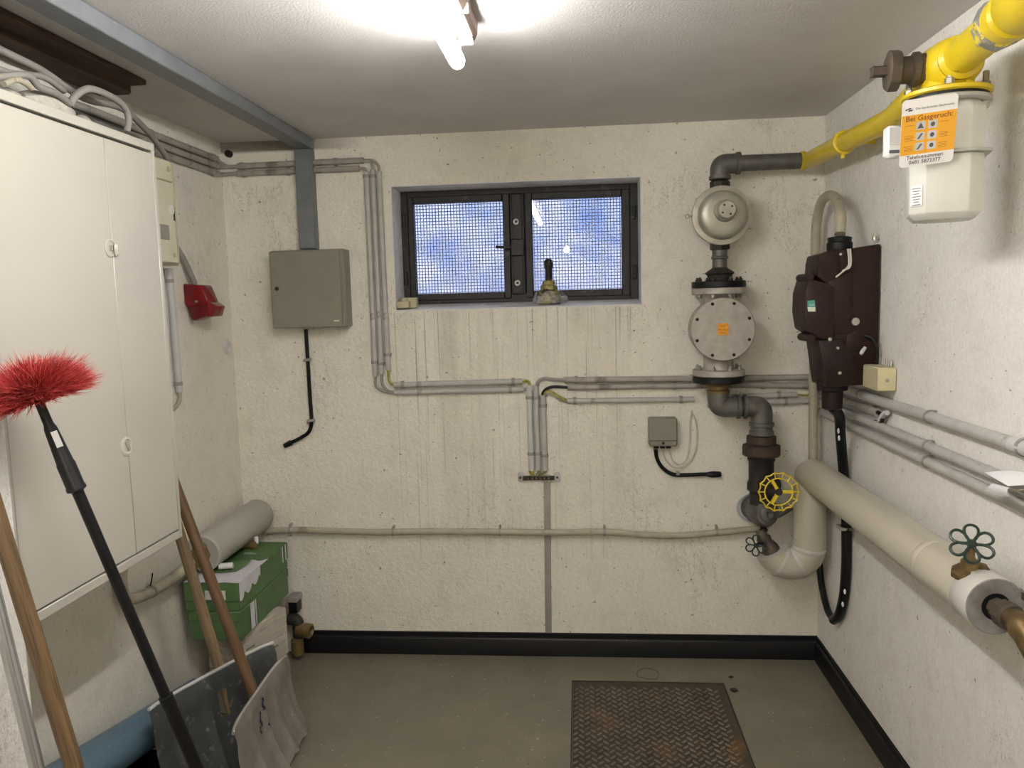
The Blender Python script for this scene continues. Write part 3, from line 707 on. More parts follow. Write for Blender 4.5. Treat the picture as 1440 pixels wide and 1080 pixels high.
# cream fuse box behind it
f = thing('fuse_box', 'narrow cream plastic fuse box half hidden behind the cabinet on the left wall', 'box', (XL, 2.6, 1.743))
fx = -1.418
obj('housing', MB().box((XL+0.001, 2.40, 1.745), (fx-0.02, 2.735, 2.112), 0.004), 'cream_plastic', f)
obj('cover', MB().box((fx-0.02, 2.40, 1.750), (fx, 2.708, 2.106), 0.004), 'cream_plastic', f)
for z_, s_, m_ in ((2.075, 0.010, 'cream_dull_plastic'), (1.78, 0.008, 'cream_dull_plastic'), (1.935, 0.016, 'white_plastic')):
    obj('screw_cap', MB().cyl((fx, 2.668, z_), X, s_, 0.004, 14), m_, f)
obj('window_slot', MB().box((fx, 2.682, 1.90), (fx+0.002, 2.690, 1.945)), 'dark_gap', f)
obj('rib', MB().box((fx, 2.45, 2.030), (fx+0.003, 2.685, 2.036), 0.001), 'cream_dull_plastic', f)
obj('rib', MB().box((fx, 2.690, 1.755), (fx+0.004, 2.694, 2.100), 0.001), 'cream_dull_plastic', f)
obj('breaker_row', MB().box((fx, 2.50, 1.83), (fx+0.004, 2.64, 1.88), 0.001), 'clip_grey', f)

# red socket with its cable
r = thing('red_socket', 'red industrial wall socket pointing down from the left wall', 'socket', (XL, 2.98, 1.6))
ys = 2.946
def RP(px, py): return pl(px, py, 1, ys)
obj('housing', MB().prism([V((XL+0.001, ys, RP(257, 399).z)), RP(283, 401), RP(293, 424), RP(288, 430), RP(262, 432), V((XL+0.001, ys, RP(257, 426).z))], (0, 0.09, 0), 0.006), 'red_plastic', r)
obj('barrel', MB().prism([RP(263, 427)+Y*0.006, RP(290, 424)+Y*0.006, RP(297, 443)+Y*0.006, RP(269, 452)+Y*0.006, RP(265, 443)+Y*0.006], (0, 0.078, 0), 0.010), 'red_plastic_dark', r)
obj('hinged_lid', MB().prism([RP(286, 421)+Y*0.003, RP(292, 424)+Y*0.003, RP(303, 431)+Y*0.003, RP(299, 445)+Y*0.003, RP(291, 446)+Y*0.003, RP(294, 434)+Y*0.003], (0, 0.084, 0), 0.004), 'red_plastic', r)
obj('front_screw', MB().cyl(RP(277, 424), -Y, 0.005, 0.008, 10), 'bolt_steel', r)
pts = [(XL+0.014, 2.765, 2.06), (XL+0.014, 2.785, 1.98), (XL+0.016, 2.85, 1.86), (XL+0.02, 2.93, 1.78), (XL+0.03, 2.985, 1.686)]
sc_ = thing('grey_cable', 'grey cable hanging down the left wall into the red socket', 'cable', pts[0])
obj('cable', MB().tube(spline(pts, 6), 0.0115, 10), 'cable_grey', sc_)
s_ = thing('round_cap', 'small round white plaster cap on the left wall by the corner', 'cap', (XL, 3.306, 1.42))
obj('cap', MB().lathe([(0.034, 0), (0.032, 0.008), (0.02, 0.012), (0.016, 0.006), (0, 0.006)], (XL, 3.29, 1.42), X, 18), 'conduit_bright', s_)
hs = thing('pipe_stub', 'rusty cut pipe stub in the upper left corner of the back wall', 'pipe', B(-1.51, 2.253))
obj('stub', MB().lathe([(0.015, 0), (0.015, 0.020), (0.010, 0.020), (0.010, 0.004), (0, 0.004)], (-1.500, D, 2.252), -Y, 16), 'stain_red', hs)

# cables, tray and rubble above the cabinet
tr_ = thing('cable_tray', 'dark perforated cable tray on the left wall above the cabinet', 'tray', (XL, 2.2, 2.12))
b = MB().box((XL+0.001, 1.90, 2.108), (XL+0.10, 2.60, 2.112)); b.box((XL+0.097, 1.90, 2.112), (XL+0.10, 2.60, 2.148)); b.box((XL+0.001, 1.90, 2.112), (XL+0.004, 2.60, 2.148))
obj('tray_body', b, 'galvanised', tr_)
b = MB()
for q in range(9): b.box((XL+0.1005, 1.96+q*0.07, 2.124), (XL+0.102, 1.99+q*0.07, 2.136))
obj('slots', b, 'dark_gap', tr_, kind='stuff')
def cable(label, pts, r_, m_='cable_grey'):
    t = thing('grey_cable', label, 'cable', pts[0]); obj('cable', MB().tube(spline(pts, 6), r_, 10), m_, t)
xc = -1.30
def cp(px, py, x_=xc): return pl(px, py, 0, x_)
cable('thick straight grey cable running under the brown ceiling boards', [cp(-40, 48, -1.36), cp(0, 70, -1.36), cp(60, 100, -1.36), cp(118, 138, -1.36), cp(170, 152, -1.38), cp(205, 182, -1.42), cp(228, 212, -1.45), cp(236, 225, -1.46)], 0.0100)
cable('grey cable arching up and diving back behind the cabinet top', [cp(98, 148, -1.30), cp(108, 133, -1.29), cp(128, 125, -1.28), cp(160, 138, -1.28), cp(176, 152, -1.28), cp(181, 170, -1.28), cp(178, 186, -1.28)], 0.0095)
cable('pale grey cable lying along the cabinet top edge', [cp(-30, 108, -1.27), cp(0, 108, -1.27), cp(38, 106, -1.27), cp(55, 122, -1.275), cp(80, 132, -1.28), cp(98, 146, -1.29)], 0.0085)
cable('second pale grey cable on the cabinet top, behind the first', [cp(-30, 86, -1.32), cp(0, 98, -1.32), cp(20, 104, -1.32), cp(60, 108, -1.32), cp(90, 128, -1.33)], 0.008)
cable('thin beige cable curling over the rubble on the cabinet top', [cp(5, 118, -1.255), cp(22, 112, -1.26), cp(34, 116, -1.265), cp(44, 124, -1.27)], 0.007, 'cable_beige')
for q, (px, py, s0, sh) in enumerate(((60, 118, 0.05, 'long pale plaster chunk among the cables on the cabinet'), (112, 146, 0.035, 'pointed pale plaster chunk at the end of the cables'), (8, 92, 0.035, 'pale plaster chunk at the left end of the cabinet top'))):
    p_ = cp(px, py, -1.32)
    b = MB(); zz = CZ1+0.0; rr = bmesh.ops.create_icosphere(b.bm, subdivisions=2, radius=1.0)
    for vt in rr['verts']:
        n_ = mnoise.noise(vt.co*1.7+V((q*7, 0, 0)))
        vt.co = V((p_.x, p_.y, zz+s0*0.62)) + V((vt.co.x*s0*0.8, vt.co.y*s0*(2.2 if q == 0 else 1.0), vt.co.z*s0*0.62))*(1+0.35*n_)
        vt.co.z = max(vt.co.z, zz+0.0005)
    tag(obj('plaster_chunk', b, 'rubble_pale', sharp=20), sh, 'rubble', 'plaster chunks on the cabinet')

# ------------------------------------------------------------------ insulated pipe at the left wall
ip = thing('insulated_pipe', 'grey insulated pipe end along the left wall above the green boxes', 'pipe', (-1.46, D, 0.66))
ax0 = V((-1.462, 3.345, 0.655)); ax1 = V((-1.462, 2.80, 0.650))
obj('insulation', MB().lathe([(0.030, 0.0), (0.066, 0.004), (0.073, 0.02), (0.073, 0.538), (0.066, 0.545), (0.02, 0.545)], ax0, ax1-ax0, 28), 'insulation_grey', ip)
q = V((-1.462, 2.80, 0.648))
obj('brass_union', MB().lathe([(0.024, 0), (0.036, 0.004), (0.038, 0.03), (0.026, 0.034), (0.026, 0.05), (0.034, 0.054), (0.034, 0.085), (0.02, 0.09)], q, (ax1-ax0).normalized(), 8), 'brass_dull', ip)
obj('valve_neck', MB().lathe([(0.018, 0), (0.018, 0.03), (0.026, 0.034), (0.026, 0.055), (0.01, 0.06)], q+V((0.0, -0.06, 0.01)), V((0.5, 0, 0.8)), 10), 'brass_dull', ip)
pts = [q+V((0, -0.08, 0)), lw(240, 815, 0.05), lw(205, 836, 0.04), lw(178, 842, 0.035), lw(170, 820, 0.03), lw(172, 790, 0.03), lw(176, 760, 0.03), lw(178, 700, 0.03)]
obj('bent_pipe', MB().tube(spline(pts, 6), 0.020, 12), 'painted_pipe', ip)
qc = lw(212, 832, 0.045)
obj('pipe_clip', MB().lathe([(0.020, 0), (0.0235, 0), (0.0235, 0.012), (0.020, 0.012)], qc, (pts[1]-pts[2]).normalized(), 16, cap=False), 'clip_grey', ip)
obj('clip_wire', MB().tube(spline([qc+V((0, 0, 0.02)), qc+V((0.0, 0.01, 0.035)), qc+V((0, 0.02, 0.06))]), 0.0025, 6), 'cable_black', ip)
bv = thing('brass_drain_valve', 'small brass drain valve with white cap under the left insulated pipe', 'valve', (-1.41, 3.22, 0.565))
pv = lw(350, 766, 0.12)
obj('valve_body', MB().lathe([(0.014, 0), (0.022, 0.006), (0.022, 0.03), (0.014, 0.036), (0.014, 0.06), (0.02, 0.064), (0.02, 0.085), (0.008, 0.09)], pv+V((-0.05, 0, 0.0)), X, 10), 'brass_dull', bv)
obj('white_cap', MB().cyl(pv+V((0.035, 0, 0.005)), Z, 0.009, 0.03, 12, 0.002), 'white_plastic', bv)

# ------------------------------------------------------------------ green boxes and cartons
gx0, gx1, gy0, gy1 = -1.505, -1.288, 2.72, 3.215
def carton_rot(cx, cy, ang, sx, sy_, z0, z1, mat, parent, name, bev=0.004, tpr=0.0):
    ca, sa = math.cos(ang), math.sin(ang); b = MB()
    b.obox((cx, cy, (z0+z1)/2), (ca, sa, 0), (-sa, ca, 0), Z, sx, sy_, z1-z0, bev)
    return obj(name, b, mat, parent)
g1 = thing('green_box', 'upper green cardboard box with torn white paper on its lid', 'box', (-1.40, 2.97, 0.452))
obj('box_body', MB().box((gx0+0.002, gy0+0.004, 0.4520), (gx1-0.004, gy1, 0.520), 0.003), 'green_card', g1)
obj('lid', MB().box((gx0, gy0, 0.490), (gx1, gy1+0.003, 0.566), 0.004), 'green_card', g1)
def torn(u_, w_):
    x_ = gx0+0.004+(gx1-gx0+0.002)*u_; y_ = gy0-0.001+(0.17+0.10*u_+0.012*math.sin(17*u_+2))*w_
    return V((x_, y_, 0.5675+0.0012*math.sin(19*u_+13*w_)))
obj('torn_paper', MB().grid(torn, 14, 8, 0.0012), 'torn_paper', g1)
def torn2(u_, w_):
    y_ = gy0+0.002+0.19*u_; L_ = 0.050+0.028*abs(math.sin(9*u_+1))-0.02*u_
    return V((gx1+0.0018+0.0015*math.sin(15*u_), y_, 0.568-L_*w_))
obj('torn_paper', MB().grid(torn2, 14, 4, 0.0012), 'torn_paper', g1)
obj('shipping_label', MB().box((gx0+0.085, gy0-0.0015, 0.500), (gx0+0.165, gy0-0.0002, 0.535)), 'sticker_white', g1)
lettering('22 0 1', 0.013, (gx0+0.125, gy0-0.0018, 0.516), X, Z, 'ink_grey', g1)
obj('print_lines', MB().box((gx0+0.09, gy0+0.33, 0.5664), (gx1-0.07, gy0+0.335, 0.5668)).box((gx0+0.09, gy0+0.345, 0.5664), (gx1-0.09, gy0+0.350, 0.5668)), 'sticker_white', g1)
for yy in (gy0+0.43, gy0+0.465):
    obj('tape_strip', MB().box((gx1+0.0002, yy, 0.495), (gx1+0.0014, yy+0.008, 0.563)), 'torn_paper', g1)
g2 = thing('green_box', 'lower green cardboard box directly under the torn-paper box', 'box', (-1.40, 2.97, 0.338))
obj('box_body', MB().box((gx0+0.012, gy0+0.006, 0.3370), (gx1-0.002, gy1-0.01, 0.448), 0.003), 'green_card', g2)
obj('lid', MB().box((gx0+0.010, gy0+0.002, 0.412), (gx1, gy1-0.006, 0.4512), 0.003), 'green_card', g2)
obj('tape_strip', MB().box((gx1+0.0002, gy0+0.09, 0.345), (gx1+0.0014, gy0+0.125, 0.448)).box((gx1+0.0002, gy0+0.135, 0.345), (gx1+0.0014, gy0+0.142, 0.448)), 'torn_paper', g2)
pc = thing('card_scrap', 'green card scrap lying on the torn white paper', 'card', (-1.40, 2.80, 0.570))
b = MB().grid(lambda u_, w_: V((-1.455+0.11*u_+0.02*w_, 2.80+0.10*w_+0.03*u_, 0.5718+0.010*w_*w_)), 4, 4, 0.0015)
obj('card', b, 'green_card', pc)
pr_ = thing('paper_roll', 'small white paper roll on the green card scrap', 'roll', (-1.39, 2.85, 0.575))
obj('roll', MB().lathe([(0.004, 0), (0.012, 0), (0.012, 0.052), (0.004, 0.052)], (-1.415, 2.835, 0.5885), V((1, 0.25, 0)), 14), 'white_plastic', pr_)
w1 = thing('white_carton', 'worn white carton under the green boxes, sticking out to the right', 'box', (-1.36, 2.93, 0.14))
ang = -math.atan2(1.296-1.224, 3.054-2.807)
ca, sa = math.cos(ang), math.sin(ang)
lc = V((-1.370, 2.955))     # centre of the carton
carton_rot(lc.x, lc.y, ang, 0.185, 0.262, 0.1365, 0.3355, 'white_card', w1, 'box_body')
uu, vv = V((ca, sa, 0)), V((-sa, ca, 0))
for q in range(3):
    b = MB().obox(V((lc.x, lc.y, 0.3))+uu*0.0935+vv*(-0.10+q*0.07)+Z*(-0.04-0.03*q), vv, Z, uu, 0.05, 0.006, 0.001); obj('print_mark', b, 'print_grey', w1)
b = MB().obox(V((lc.x, lc.y, 0.3365))+uu*0.05+vv*0.05, vv, uu, Z, 0.16, 0.003, 0.001); obj('lid_seam', b, 'print_grey', w1)
lettering('520.1', 0.018, V((lc.x, lc.y, 0.20))-vv*0.1315, uu, Z, 'print_grey', w1)
obj('lid_seam', MB().obox(V((lc.x, lc.y, 0.165))-vv*0.1315, uu, Z, vv, 0.18, 0.004, 0.001), 'print_grey', w1)
w2 = thing('white_carton', 'low dented white carton on the floor under the worn one', 'box', (-1.36, 2.95, 0))
carton_rot(-1.40, 2.93, ang, 0.19, 0.26, 0.001, 0.1355, 'white_card', w2, 'box_body')
obj('flap', MB().obox((-1.462, 2.785, 0.135), uu, vv, (0, 0.2, 1), 0.085, 0.004, 0.05, 0.001), 'white_card', w2)
# pipe fittings behind the cartons
ft = thing('pipe_fitting', 'dark elbow with open brass coupling above the skirting behind the cartons', 'pipe', (-1.29, D, 0.14))
obj('elbow', MB().tube(fillet([(-1.335, D-0.06, 0.18), (-1.292, D-0.06, 0.18), (-1.292, D-0.06, 0.10)], 0.03), 0.026, 14), 'dark_iron', ft)
obj('brass_coupling', MB().lathe([(0.022, 0), (0.030, 0.003), (0.030, 0.03), (0.026, 0.033), (0.033, 0.036), (0.033, 0.066), (0.027, 0.07), (0.024, 0.066), (0.022, 0.02), (0, 0.02)], (-1.295, D-0.065, 0.137), V((1, -0.15, -0.1)), 16), 'brass_dull', ft)
obj('lower_coupling', MB().lathe([(0.020, 0), (0.028, 0.004), (0.028, 0.07), (0.02, 0.075)], (-1.292, D-0.08, 0.022), Z, 14), 'brass_dull', ft)
sb = thing('small_socket', 'small grey plastic fitting behind the white carton', 'fitting', (-1.30, D-0.06, 0.25))
b = MB().box((-1.335, D-0.075, 0.262), (-1.285, D-0.002, 0.288), 0.004); obj('fitting_cap', b, 'clip_grey', sb)
b = MB().box((-1.33, D-0.068, 0.21), (-1.29, D-0.006, 0.262), 0.003); obj('fitting_body', b, 'black_plastic', sb)

# ------------------------------------------------------------------ blue roll on a dark crate
br0, br1 = V((-1.463, 2.70, 0.130)), V((-1.463, 1.55, 0.350))
br = thing('blue_roll', 'pale blue ribbed roll leaning along the left wall behind the shovels', 'roll', br0)
n_ = 72; b = MB(); dv = (br1-br0); u0, v0, a0 = frame_of(dv)
for (r_, h_) in ((0, 0),): pass
prof = []
A = []; Bv = []
for k_ in range(n_):
    rr = 0.066 if k_ % 2 == 0 else 0.0645
    o_ = (u0*math.cos(2*PI*k_/n_)+v0*math.sin(2*PI*k_/n_))*rr
    A.append(b.bm.verts.new(br0+o_)); Bv.append(b.bm.verts.new(br1+o_))
for k_ in range(n_): b.bm.faces.new((A[k_], A[(k_+1) % n_], Bv[(k_+1) % n_], Bv[k_]))
b.bm.faces.new(A); b.bm.faces.new(Bv)
obj('roll_sheet', b, 'blue_roll', br, sharp=60)
obj('end_core', MB().cyl(br0-a0*0.001, -a0, 0.02, 0.002, 16), 'dark_gap', br)
kr = thing('black_crate', 'black plastic crate on the floor under the blue roll', 'crate', (-1.43, 2.1, 0))
b = MB(); k0, k1 = (-1.53, 1.93, 0.001), (-1.36, 2.36, 0.120)
b.box(k0, (k1[0], k1[1], 0.012), 0.002); b.box((k0[0], k0[1], 0.012), (k0[0]+0.008, k1[1], k1[2])); b.box((k1[0]-0.008, k0[1], 0.012), (k1[0], k1[1], k1[2]))
b.box((k0[0]+0.008, k0[1], 0.012), (k1[0]-0.008, k0[1]+0.008, k1[2])); b.box((k0[0]+0.008, k1[1]-0.008, 0.012), (k1[0]-0.008, k1[1], k1[2]))
b.box((k1[0], k0[1], k1[2]-0.014), (k1[0]+0.008, k1[1], k1[2]), 0.002)
obj('crate_body', b, 'black_plastic', kr)
for q, (yy, zz) in enumerate(((2.40, 0.0), (2.45, 0.022))):
    pb = thing('wood_offcut', ('lower' if q == 0 else 'upper')+' brown wood offcut on the floor behind the dark shovel', 'wood', (-1.42, yy, zz))
    obj('offcut', MB().obox((-1.415, yy+0.04, zz+0.0115), (1, 0.15+0.1*q, 0), (-0.15-0.1*q, 1, 0), Z, 0.16, 0.07, 0.021, 0.002), 'board_brown', pb)

# ------------------------------------------------------------------ shovels
def blade(TL, TR, BL, BR, bulge, out, ribs, hole=None, nu=40, nv=20, notch=0.0):
    """scoop-shaped sheet: u along the width, w from the top edge to the cutting edge"""
    def fn(u_, w_):
        top = TL.lerp(TR, u_); bot = BL.lerp(BR, u_); p = top.lerp(bot, w_)
        side = (2*u_-1)
        p = p - out*bulge*(math.sin(PI*min(1, w_*0.8+0.1)))*(1-0.2*side*side)
        p = p + out*0.016*side**6*(1-w_)
        if w_ < 0.10: p = p - out*0.010*(1-w_/0.10)
        for rb in ribs: p = p + out*0.013*math.exp(-((u_-rb)/0.022)**2)*min(1, w_*3)
        if notch: p = p + Z*notch*(side**4)*(w_**3)
        return p
    b = MB()
    vs = [[b.bm.verts.new(fn(i/nu, j_/nv)) for j_ in range(nv+1)] for i in range(nu+1)]
    for i in range(nu):
        for j_ in range(nv):
            if hole and hole[0] <= (i+0.5)/nu <= hole[1] and hole[2] <= (j_+0.5)/nv <= hole[3]: continue
            b.bm.faces.new((vs[i][j_], vs[i+1][j_], vs[i+1][j_+1], vs[i][j_+1]))
    loose = [v_ for v_ in b.bm.verts if not v_.link_faces]
    for v_ in loose: b.bm.verts.remove(v_)
    b.bm.normal_update(); bmesh.ops.solidify(b.bm, geom=list(b.bm.faces), thickness=0.0025)
    return b, fn
TL, TR = V((-1.352, 2.194, 0.35)), V((-1.147, 2.679, 0.35)); out = V((0.92, -0.39, 0))
sd = thing('snow_shovel', 'dark grey plastic snow shovel with pale wooden handle', 'shovel', (-1.2, 2.4, 0))
bl, fnd = blade(TL, TR, TL+V((0.085, -0.035, -0.349)), TR+V((0.085, -0.035, -0.349)), 0.035, out, (0.2, 0.42, 0.62, 0.82), (0.50, 0.565, 0.20, 0.45))
obj('blade', bl, 'shovel_dark', sd, sharp=60)
obj('top_rim', MB().tube([fnd(i/20, 0.0)+Z*0.003 for i in range(21)], 0.006, 8), 'conduit_bright', sd, label='pale worn upper rim')
h0, h1 = V((-1.205, 2.425, 0.30)), V((-1.50, 2.42, 1.66))
dh = (pl(255, 758, 1, 2.495)-pl(312, 950, 1, 2.495)).normalized()
h0 = pl(331, 1015, 1, 2.495); t_ = (-1.515-h0.x)/dh.x
obj('handle', MB().tube([h0, h0+dh*0.3, h0+dh*t_], [0.0195, 0.019, 0.0175], 14), 'wood_pale', sd)
TL2, TR2 = pl(331, 1032, 0, -1.035), pl(405, 922, 0, -1.065)
sl = thing('snow_shovel', 'aluminium snow shovel with brown wooden handle, nearest to the room', 'shovel', (-1.04, 2.4, 0))
out2 = V((0.985, -0.05, 0.0))
BR2 = V((-1.025, 2.68, 0.03)); BL2 = V((-0.99, 2.16, 0.002))
bl, fnl = blade(TL2, TR2, BL2, BR2, 0.040, out2, (0.30, 0.52, 0.72, 0.90), None, 44, 24)
obj('blade', bl, 'shovel_alu', sl, sharp=60)
obj('top_rim', MB().tube([fnl(i/20, 0.0)-out2*0.003 for i in range(21)], 0.0055, 8), 'alu_pole', sl)
dh2 = (pl(262, 722, 1, 2.375)-pl(356, 972, 1, 2.375)).normalized()
h2 = pl(362, 990, 1, 2.375); t2 = (-1.515-h2.x)/dh2.x
obj('handle', MB().tube([h2, h2+dh2*0.3, h2+dh2*t2], [0.0185, 0.018, 0.0165], 14), 'wood_dark', sl)
ca_ = fnl(0.47, 0.22); cb_ = fnl(0.45, 0.42)
for q, (u_, w_, s1, s2) in enumerate(((0.50, 0.16, 0.012, 0.05), (0.45, 0.30, 0.016, 0.06), (0.42, 0.40, 0.010, 0.03), (0.52, 0.42, 0.008, 0.03))):
    b = MB().grid(lambda a, c_, u_=u_, w_=w_, s1=s1, s2=s2: fnl(u_+(a-0.5)*s1*1.8+0.008*math.sin(c_*9), w_+(c_-0.5)*s2*3)+out2*0.0035, 2, 6)
    obj('blue_print', b, 'ink_dark', sl, label='blue worn print mark')

# ------------------------------------------------------------------ pole tools leaning at the left
a_ = V((-1.19+0.0175, 1.40, 1.385)); b_ = pl(100, 1065, 1, 1.33); d_ = (b_-pl(0, 740, 1, 1.33)).normalized()
b0 = b_+d_*((0.001-b_.z)/d_.z); top = b_-d_*0.92
bs = thing('broomstick', 'brown wooden broomstick leaning at the left edge', 'stick', b0)
obj('stick', MB().tube([b0, b0.lerp(top, 0.5), top], [0.0165, 0.0165, 0.0155], 16), 'wood_brown', bs)
p0, p1 = pl(0, 868, 1, 1.40), pl(52, 1080, 1, 1.40); d_ = (p1-p0).normalized()
q0 = p1+d_*((0.001-p1.z)/d_.z); q1 = p0-d_*0.16
ap = thing('aluminium_pole', 'bare aluminium pole leaning left of the wooden broomstick', 'pole', q0)
obj('pole', MB().tube([q0, q1], 0.0135, 16), 'alu_pole', ap)
obj('end_plug', MB().cyl(q1, -d_, 0.0140, 0.02, 16, 0.002), 'black_plastic', ap)

# red brush on a black telescopic handle
hd = pl(60, 577, 1, 1.46)
mb0 = V((-0.833, 1.794, 0.002)); q_ = pl(268, 1060, 1, 1.61)
ln = (q_-hd).normalized(); mb0 = hd+ln*((0.002-hd.z)/ln.z)
mp_ = thing('dust_brush', 'red bristle ceiling brush on a black telescopic handle in front of the cabinet', 'brush', mb0)
obj('handle', MB().tube([mb0, hd+ln*0.14], 0.0115, 14), 'black_plastic', mp_)
s0 = pl(222, 980, 1, 1.58); ts = (s0-hd).dot(ln)
obj('outer_tube', MB().lathe([(0.012, 0), (0.0155, 0.002), (0.0155, 0.03), (0.0145, 0.034), (0.0145, (mb0-hd).length-ts-0.004)], hd+ln*ts, ln, 16), 'black_plastic', mp_)
obj('socket', MB().lathe([(0.009, -0.04), (0.009, 0.0), (0.0095, 0.03), (0.0125, 0.04), (0.0165, 0.115), (0.0180, 0.118), (0.0180, 0.168), (0.0195, 0.17), (0.0195, 0.176), (0.0125, 0.18)], hd, ln, 18), 'black_plastic', mp_)
sn = (CAM-(hd+ln*0.07)).normalized(); sn = (sn-ln*sn.dot(ln)).normalized(); su = ln.cross(sn)
obj('barcode_sticker', MB().obox(hd+ln*0.062+sn*0.0135-su*0.003, ln, su, sn, 0.034, 0.012, 0.003), 'sticker_white', mp_)
hc = hd-ln*0.030
upd = -ln
b = MB(); b.ball(hc+upd*0.018, 0.050, 14, (1.25, 1.0, 0.62)); obj('brush_core', b, 'bristle_core', mp_)
uh, vh, _ = frame_of(upd)
rndm = random.Random(3)
for nm, m_, cnt in (('bristles', 'bristle_red', 4200), ('bristle_tips', 'bristle_light', 2200)):
    b = MB()
    for q in range(cnt):
        th = rndm.uniform(0, 2*PI); cz = rndm.uniform(-0.12, 1.0); sz = math.sqrt(max(0, 1-cz*cz))
        dr_ = (uh*math.cos(th)+vh*math.sin(th))*sz*1.22+upd*cz*0.82
        lump = 1+0.10*mnoise.noise(dr_*3.0)
        Lb = (0.094+rndm.uniform(-0.016, 0.010))*lump
        st_ = hc+dr_*0.022; mid = hc+dr_*(Lb*0.6)+V([rndm.uniform(-1, 1)*0.006 for _ in range(3)])
        en = hc+dr_*Lb+V([rndm.uniform(-1, 1)*0.016 for _ in range(3)])
        w_ = 0.0008 if nm == 'bristles' else 0.0006
        su_ = dr_.cross(V((rndm.uniform(-1, 1), rndm.uniform(-1, 1), rndm.uniform(-1, 1)))).normalized()*w_
        sv_ = dr_.cross(su_).normalized()*w_
        if nm == 'bristle_tips': st_ = hc+dr_*(Lb*0.5)
        R0 = [b.bm.verts.new(st_+x_) for x_ in (su_, -su_*0.5+sv_, -su_*0.5-sv_)]
        R1 = [b.bm.verts.new(mid+x_) for x_ in (su_, -su_*0.5+sv_, -su_*0.5-sv_)]
        ep = b.bm.verts.new(en)
        for k_ in range(3):
            k2 = (k_+1) % 3
            b.bm.faces.new((R0[k_], R0[k2], R1[k2], R1[k_])); b.bm.faces.new((R1[k_], R1[k2], ep))
    obj(nm, b, m_, mp_, kind='stuff')

# ================================================================== gas line on the back wall
GX, GY = 0.567, 3.236
# grey top pipe with elbow
gp = thing('gas_pipe', 'grey gas pipe with elbow above the round pressure regulator', 'pipe', (GX, GY, 2.03))
obj('elbow', MB().tube(fillet([(GX, GY, 2.052), (GX, GY, 2.107), (GX+0.072, GY, 2.107)], 0.055, 8), 0.039, 20), 'galvanised', gp)
obj('collar', MB().lathe([(0.036, 0), (0.044, 0.003), (0.044, 0.018), (0.036, 0.020)], (GX+0.060, GY, 2.107), X, 20), 'galvanised', gp)
obj('collar', MB().lathe([(0.036, 0), (0.043, 0.003), (0.043, 0.016), (0.032, 0.020)], (GX, GY, 2.044), Z, 20), 'galvanised', gp)
obj('straight_pipe', MB().cyl((GX+0.07, GY, 2.107), X, 0.0315, 0.243, 20), 'galvanised', gp)
obj('nipple', MB().lathe([(0.026, 0), (0.040, 0.004), (0.040, 0.024), (0.032, 0.030)], (GX, GY, 2.012), Z, 8), 'dark_iron', gp)
# regulator
rz = 1.902
rg = thing('pressure_regulator', 'round grey gas pressure regulator with a domed cover', 'regulator', (GX, GY, rz))
obj('rim', MB().lathe([(0.098, 0), (0.115, 0.002), (0.117, 0.008), (0.115, 0.018), (0.098, 0.020)], (GX, GY-0.030, rz), -Y, 40), 'regulator_grey', rg)
obj('rear_housing', MB().lathe([(0.05, 0), (0.085, 0.012), (0.098, 0.06), (0.096, 0.075)], (GX, GY+0.045, rz), -Y, 36), 'regulator_grey', rg)
obj('dome', MB().lathe([(0.096, 0), (0.094, 0.020), (0.088, 0.031), (0.078, 0.037), (0.060, 0.040), (0.035, 0.041), (0, 0.041)], (GX, GY-0.049, rz), -Y, 40), 'regulator_grey', rg)
obj('boss_cap', MB().lathe([(0.043, 0), (0.042, 0.020), (0.035, 0.026), (0.035, 0.048), (0.031, 0.053), (0, 0.053)], (GX+0.004, GY-0.089, rz+0.012), -Y, 24), 'regulator_grey', rg)
for q in range(4):
    a = q*PI/2+0.6
    obj('cap_notch', MB().cyl((GX+0.004+0.021*math.cos(a), GY-0.1421, rz+0.012+0.021*math.sin(a)), -Y, 0.004, 0.0015, 8), 'dark_iron', rg)
for q in range(8):
    a = q*PI/4+0.4
    obj('bolt', MB().cyl((GX+0.107*math.cos(a), GY-0.049, rz+0.107*math.sin(a)), -Y, 0.006, 0.006, 6), 'bolt_steel', rg)
b = MB().tube([(GX-0.112, GY-0.045, rz), (GX-0.128, GY-0.045, rz)], 0.004, 8)
b.lathe([(0.005, -0.003), (0.010, -0.003), (0.010, 0.003), (0.005, 0.003), (0.005, -0.003)], (GX-0.134, GY-0.045, rz), -Y, 14, cap=False)
obj('seal_lug', b, 'regulator_grey', rg)
# nipple stack between regulator and filter
ns = thing('gas_nipple', 'dark threaded pipe nipple between regulator and gas filter', 'pipe', (GX, GY, 1.67))
zt = rz-0.105
obj('hex_nut', MB().lathe([(0.030, 0), (0.041, 0.003), (0.041, 0.026), (0.030, 0.029)], (GX, GY, zt), -Z, 6), 'dark_iron', ns)
obj('nipple', MB().lathe([(0.030, 0.029), (0.030, 0.052), (0.034, 0.055), (0.034, 0.062), (0.029, 0.065), (0.029, 0.098)], (GX, GY, zt), -Z, 20), 'galvanised', ns)
obj('reducer', MB().lathe([(0.030, 0.098), (0.034, 0.102), (0.055, 0.116), (0.058, 0.122), (0.050, 0.128), (0.046, 0.150), (0.062, 0.156)], (GX, GY, zt), -Z, 24), 'dark_iron', ns)
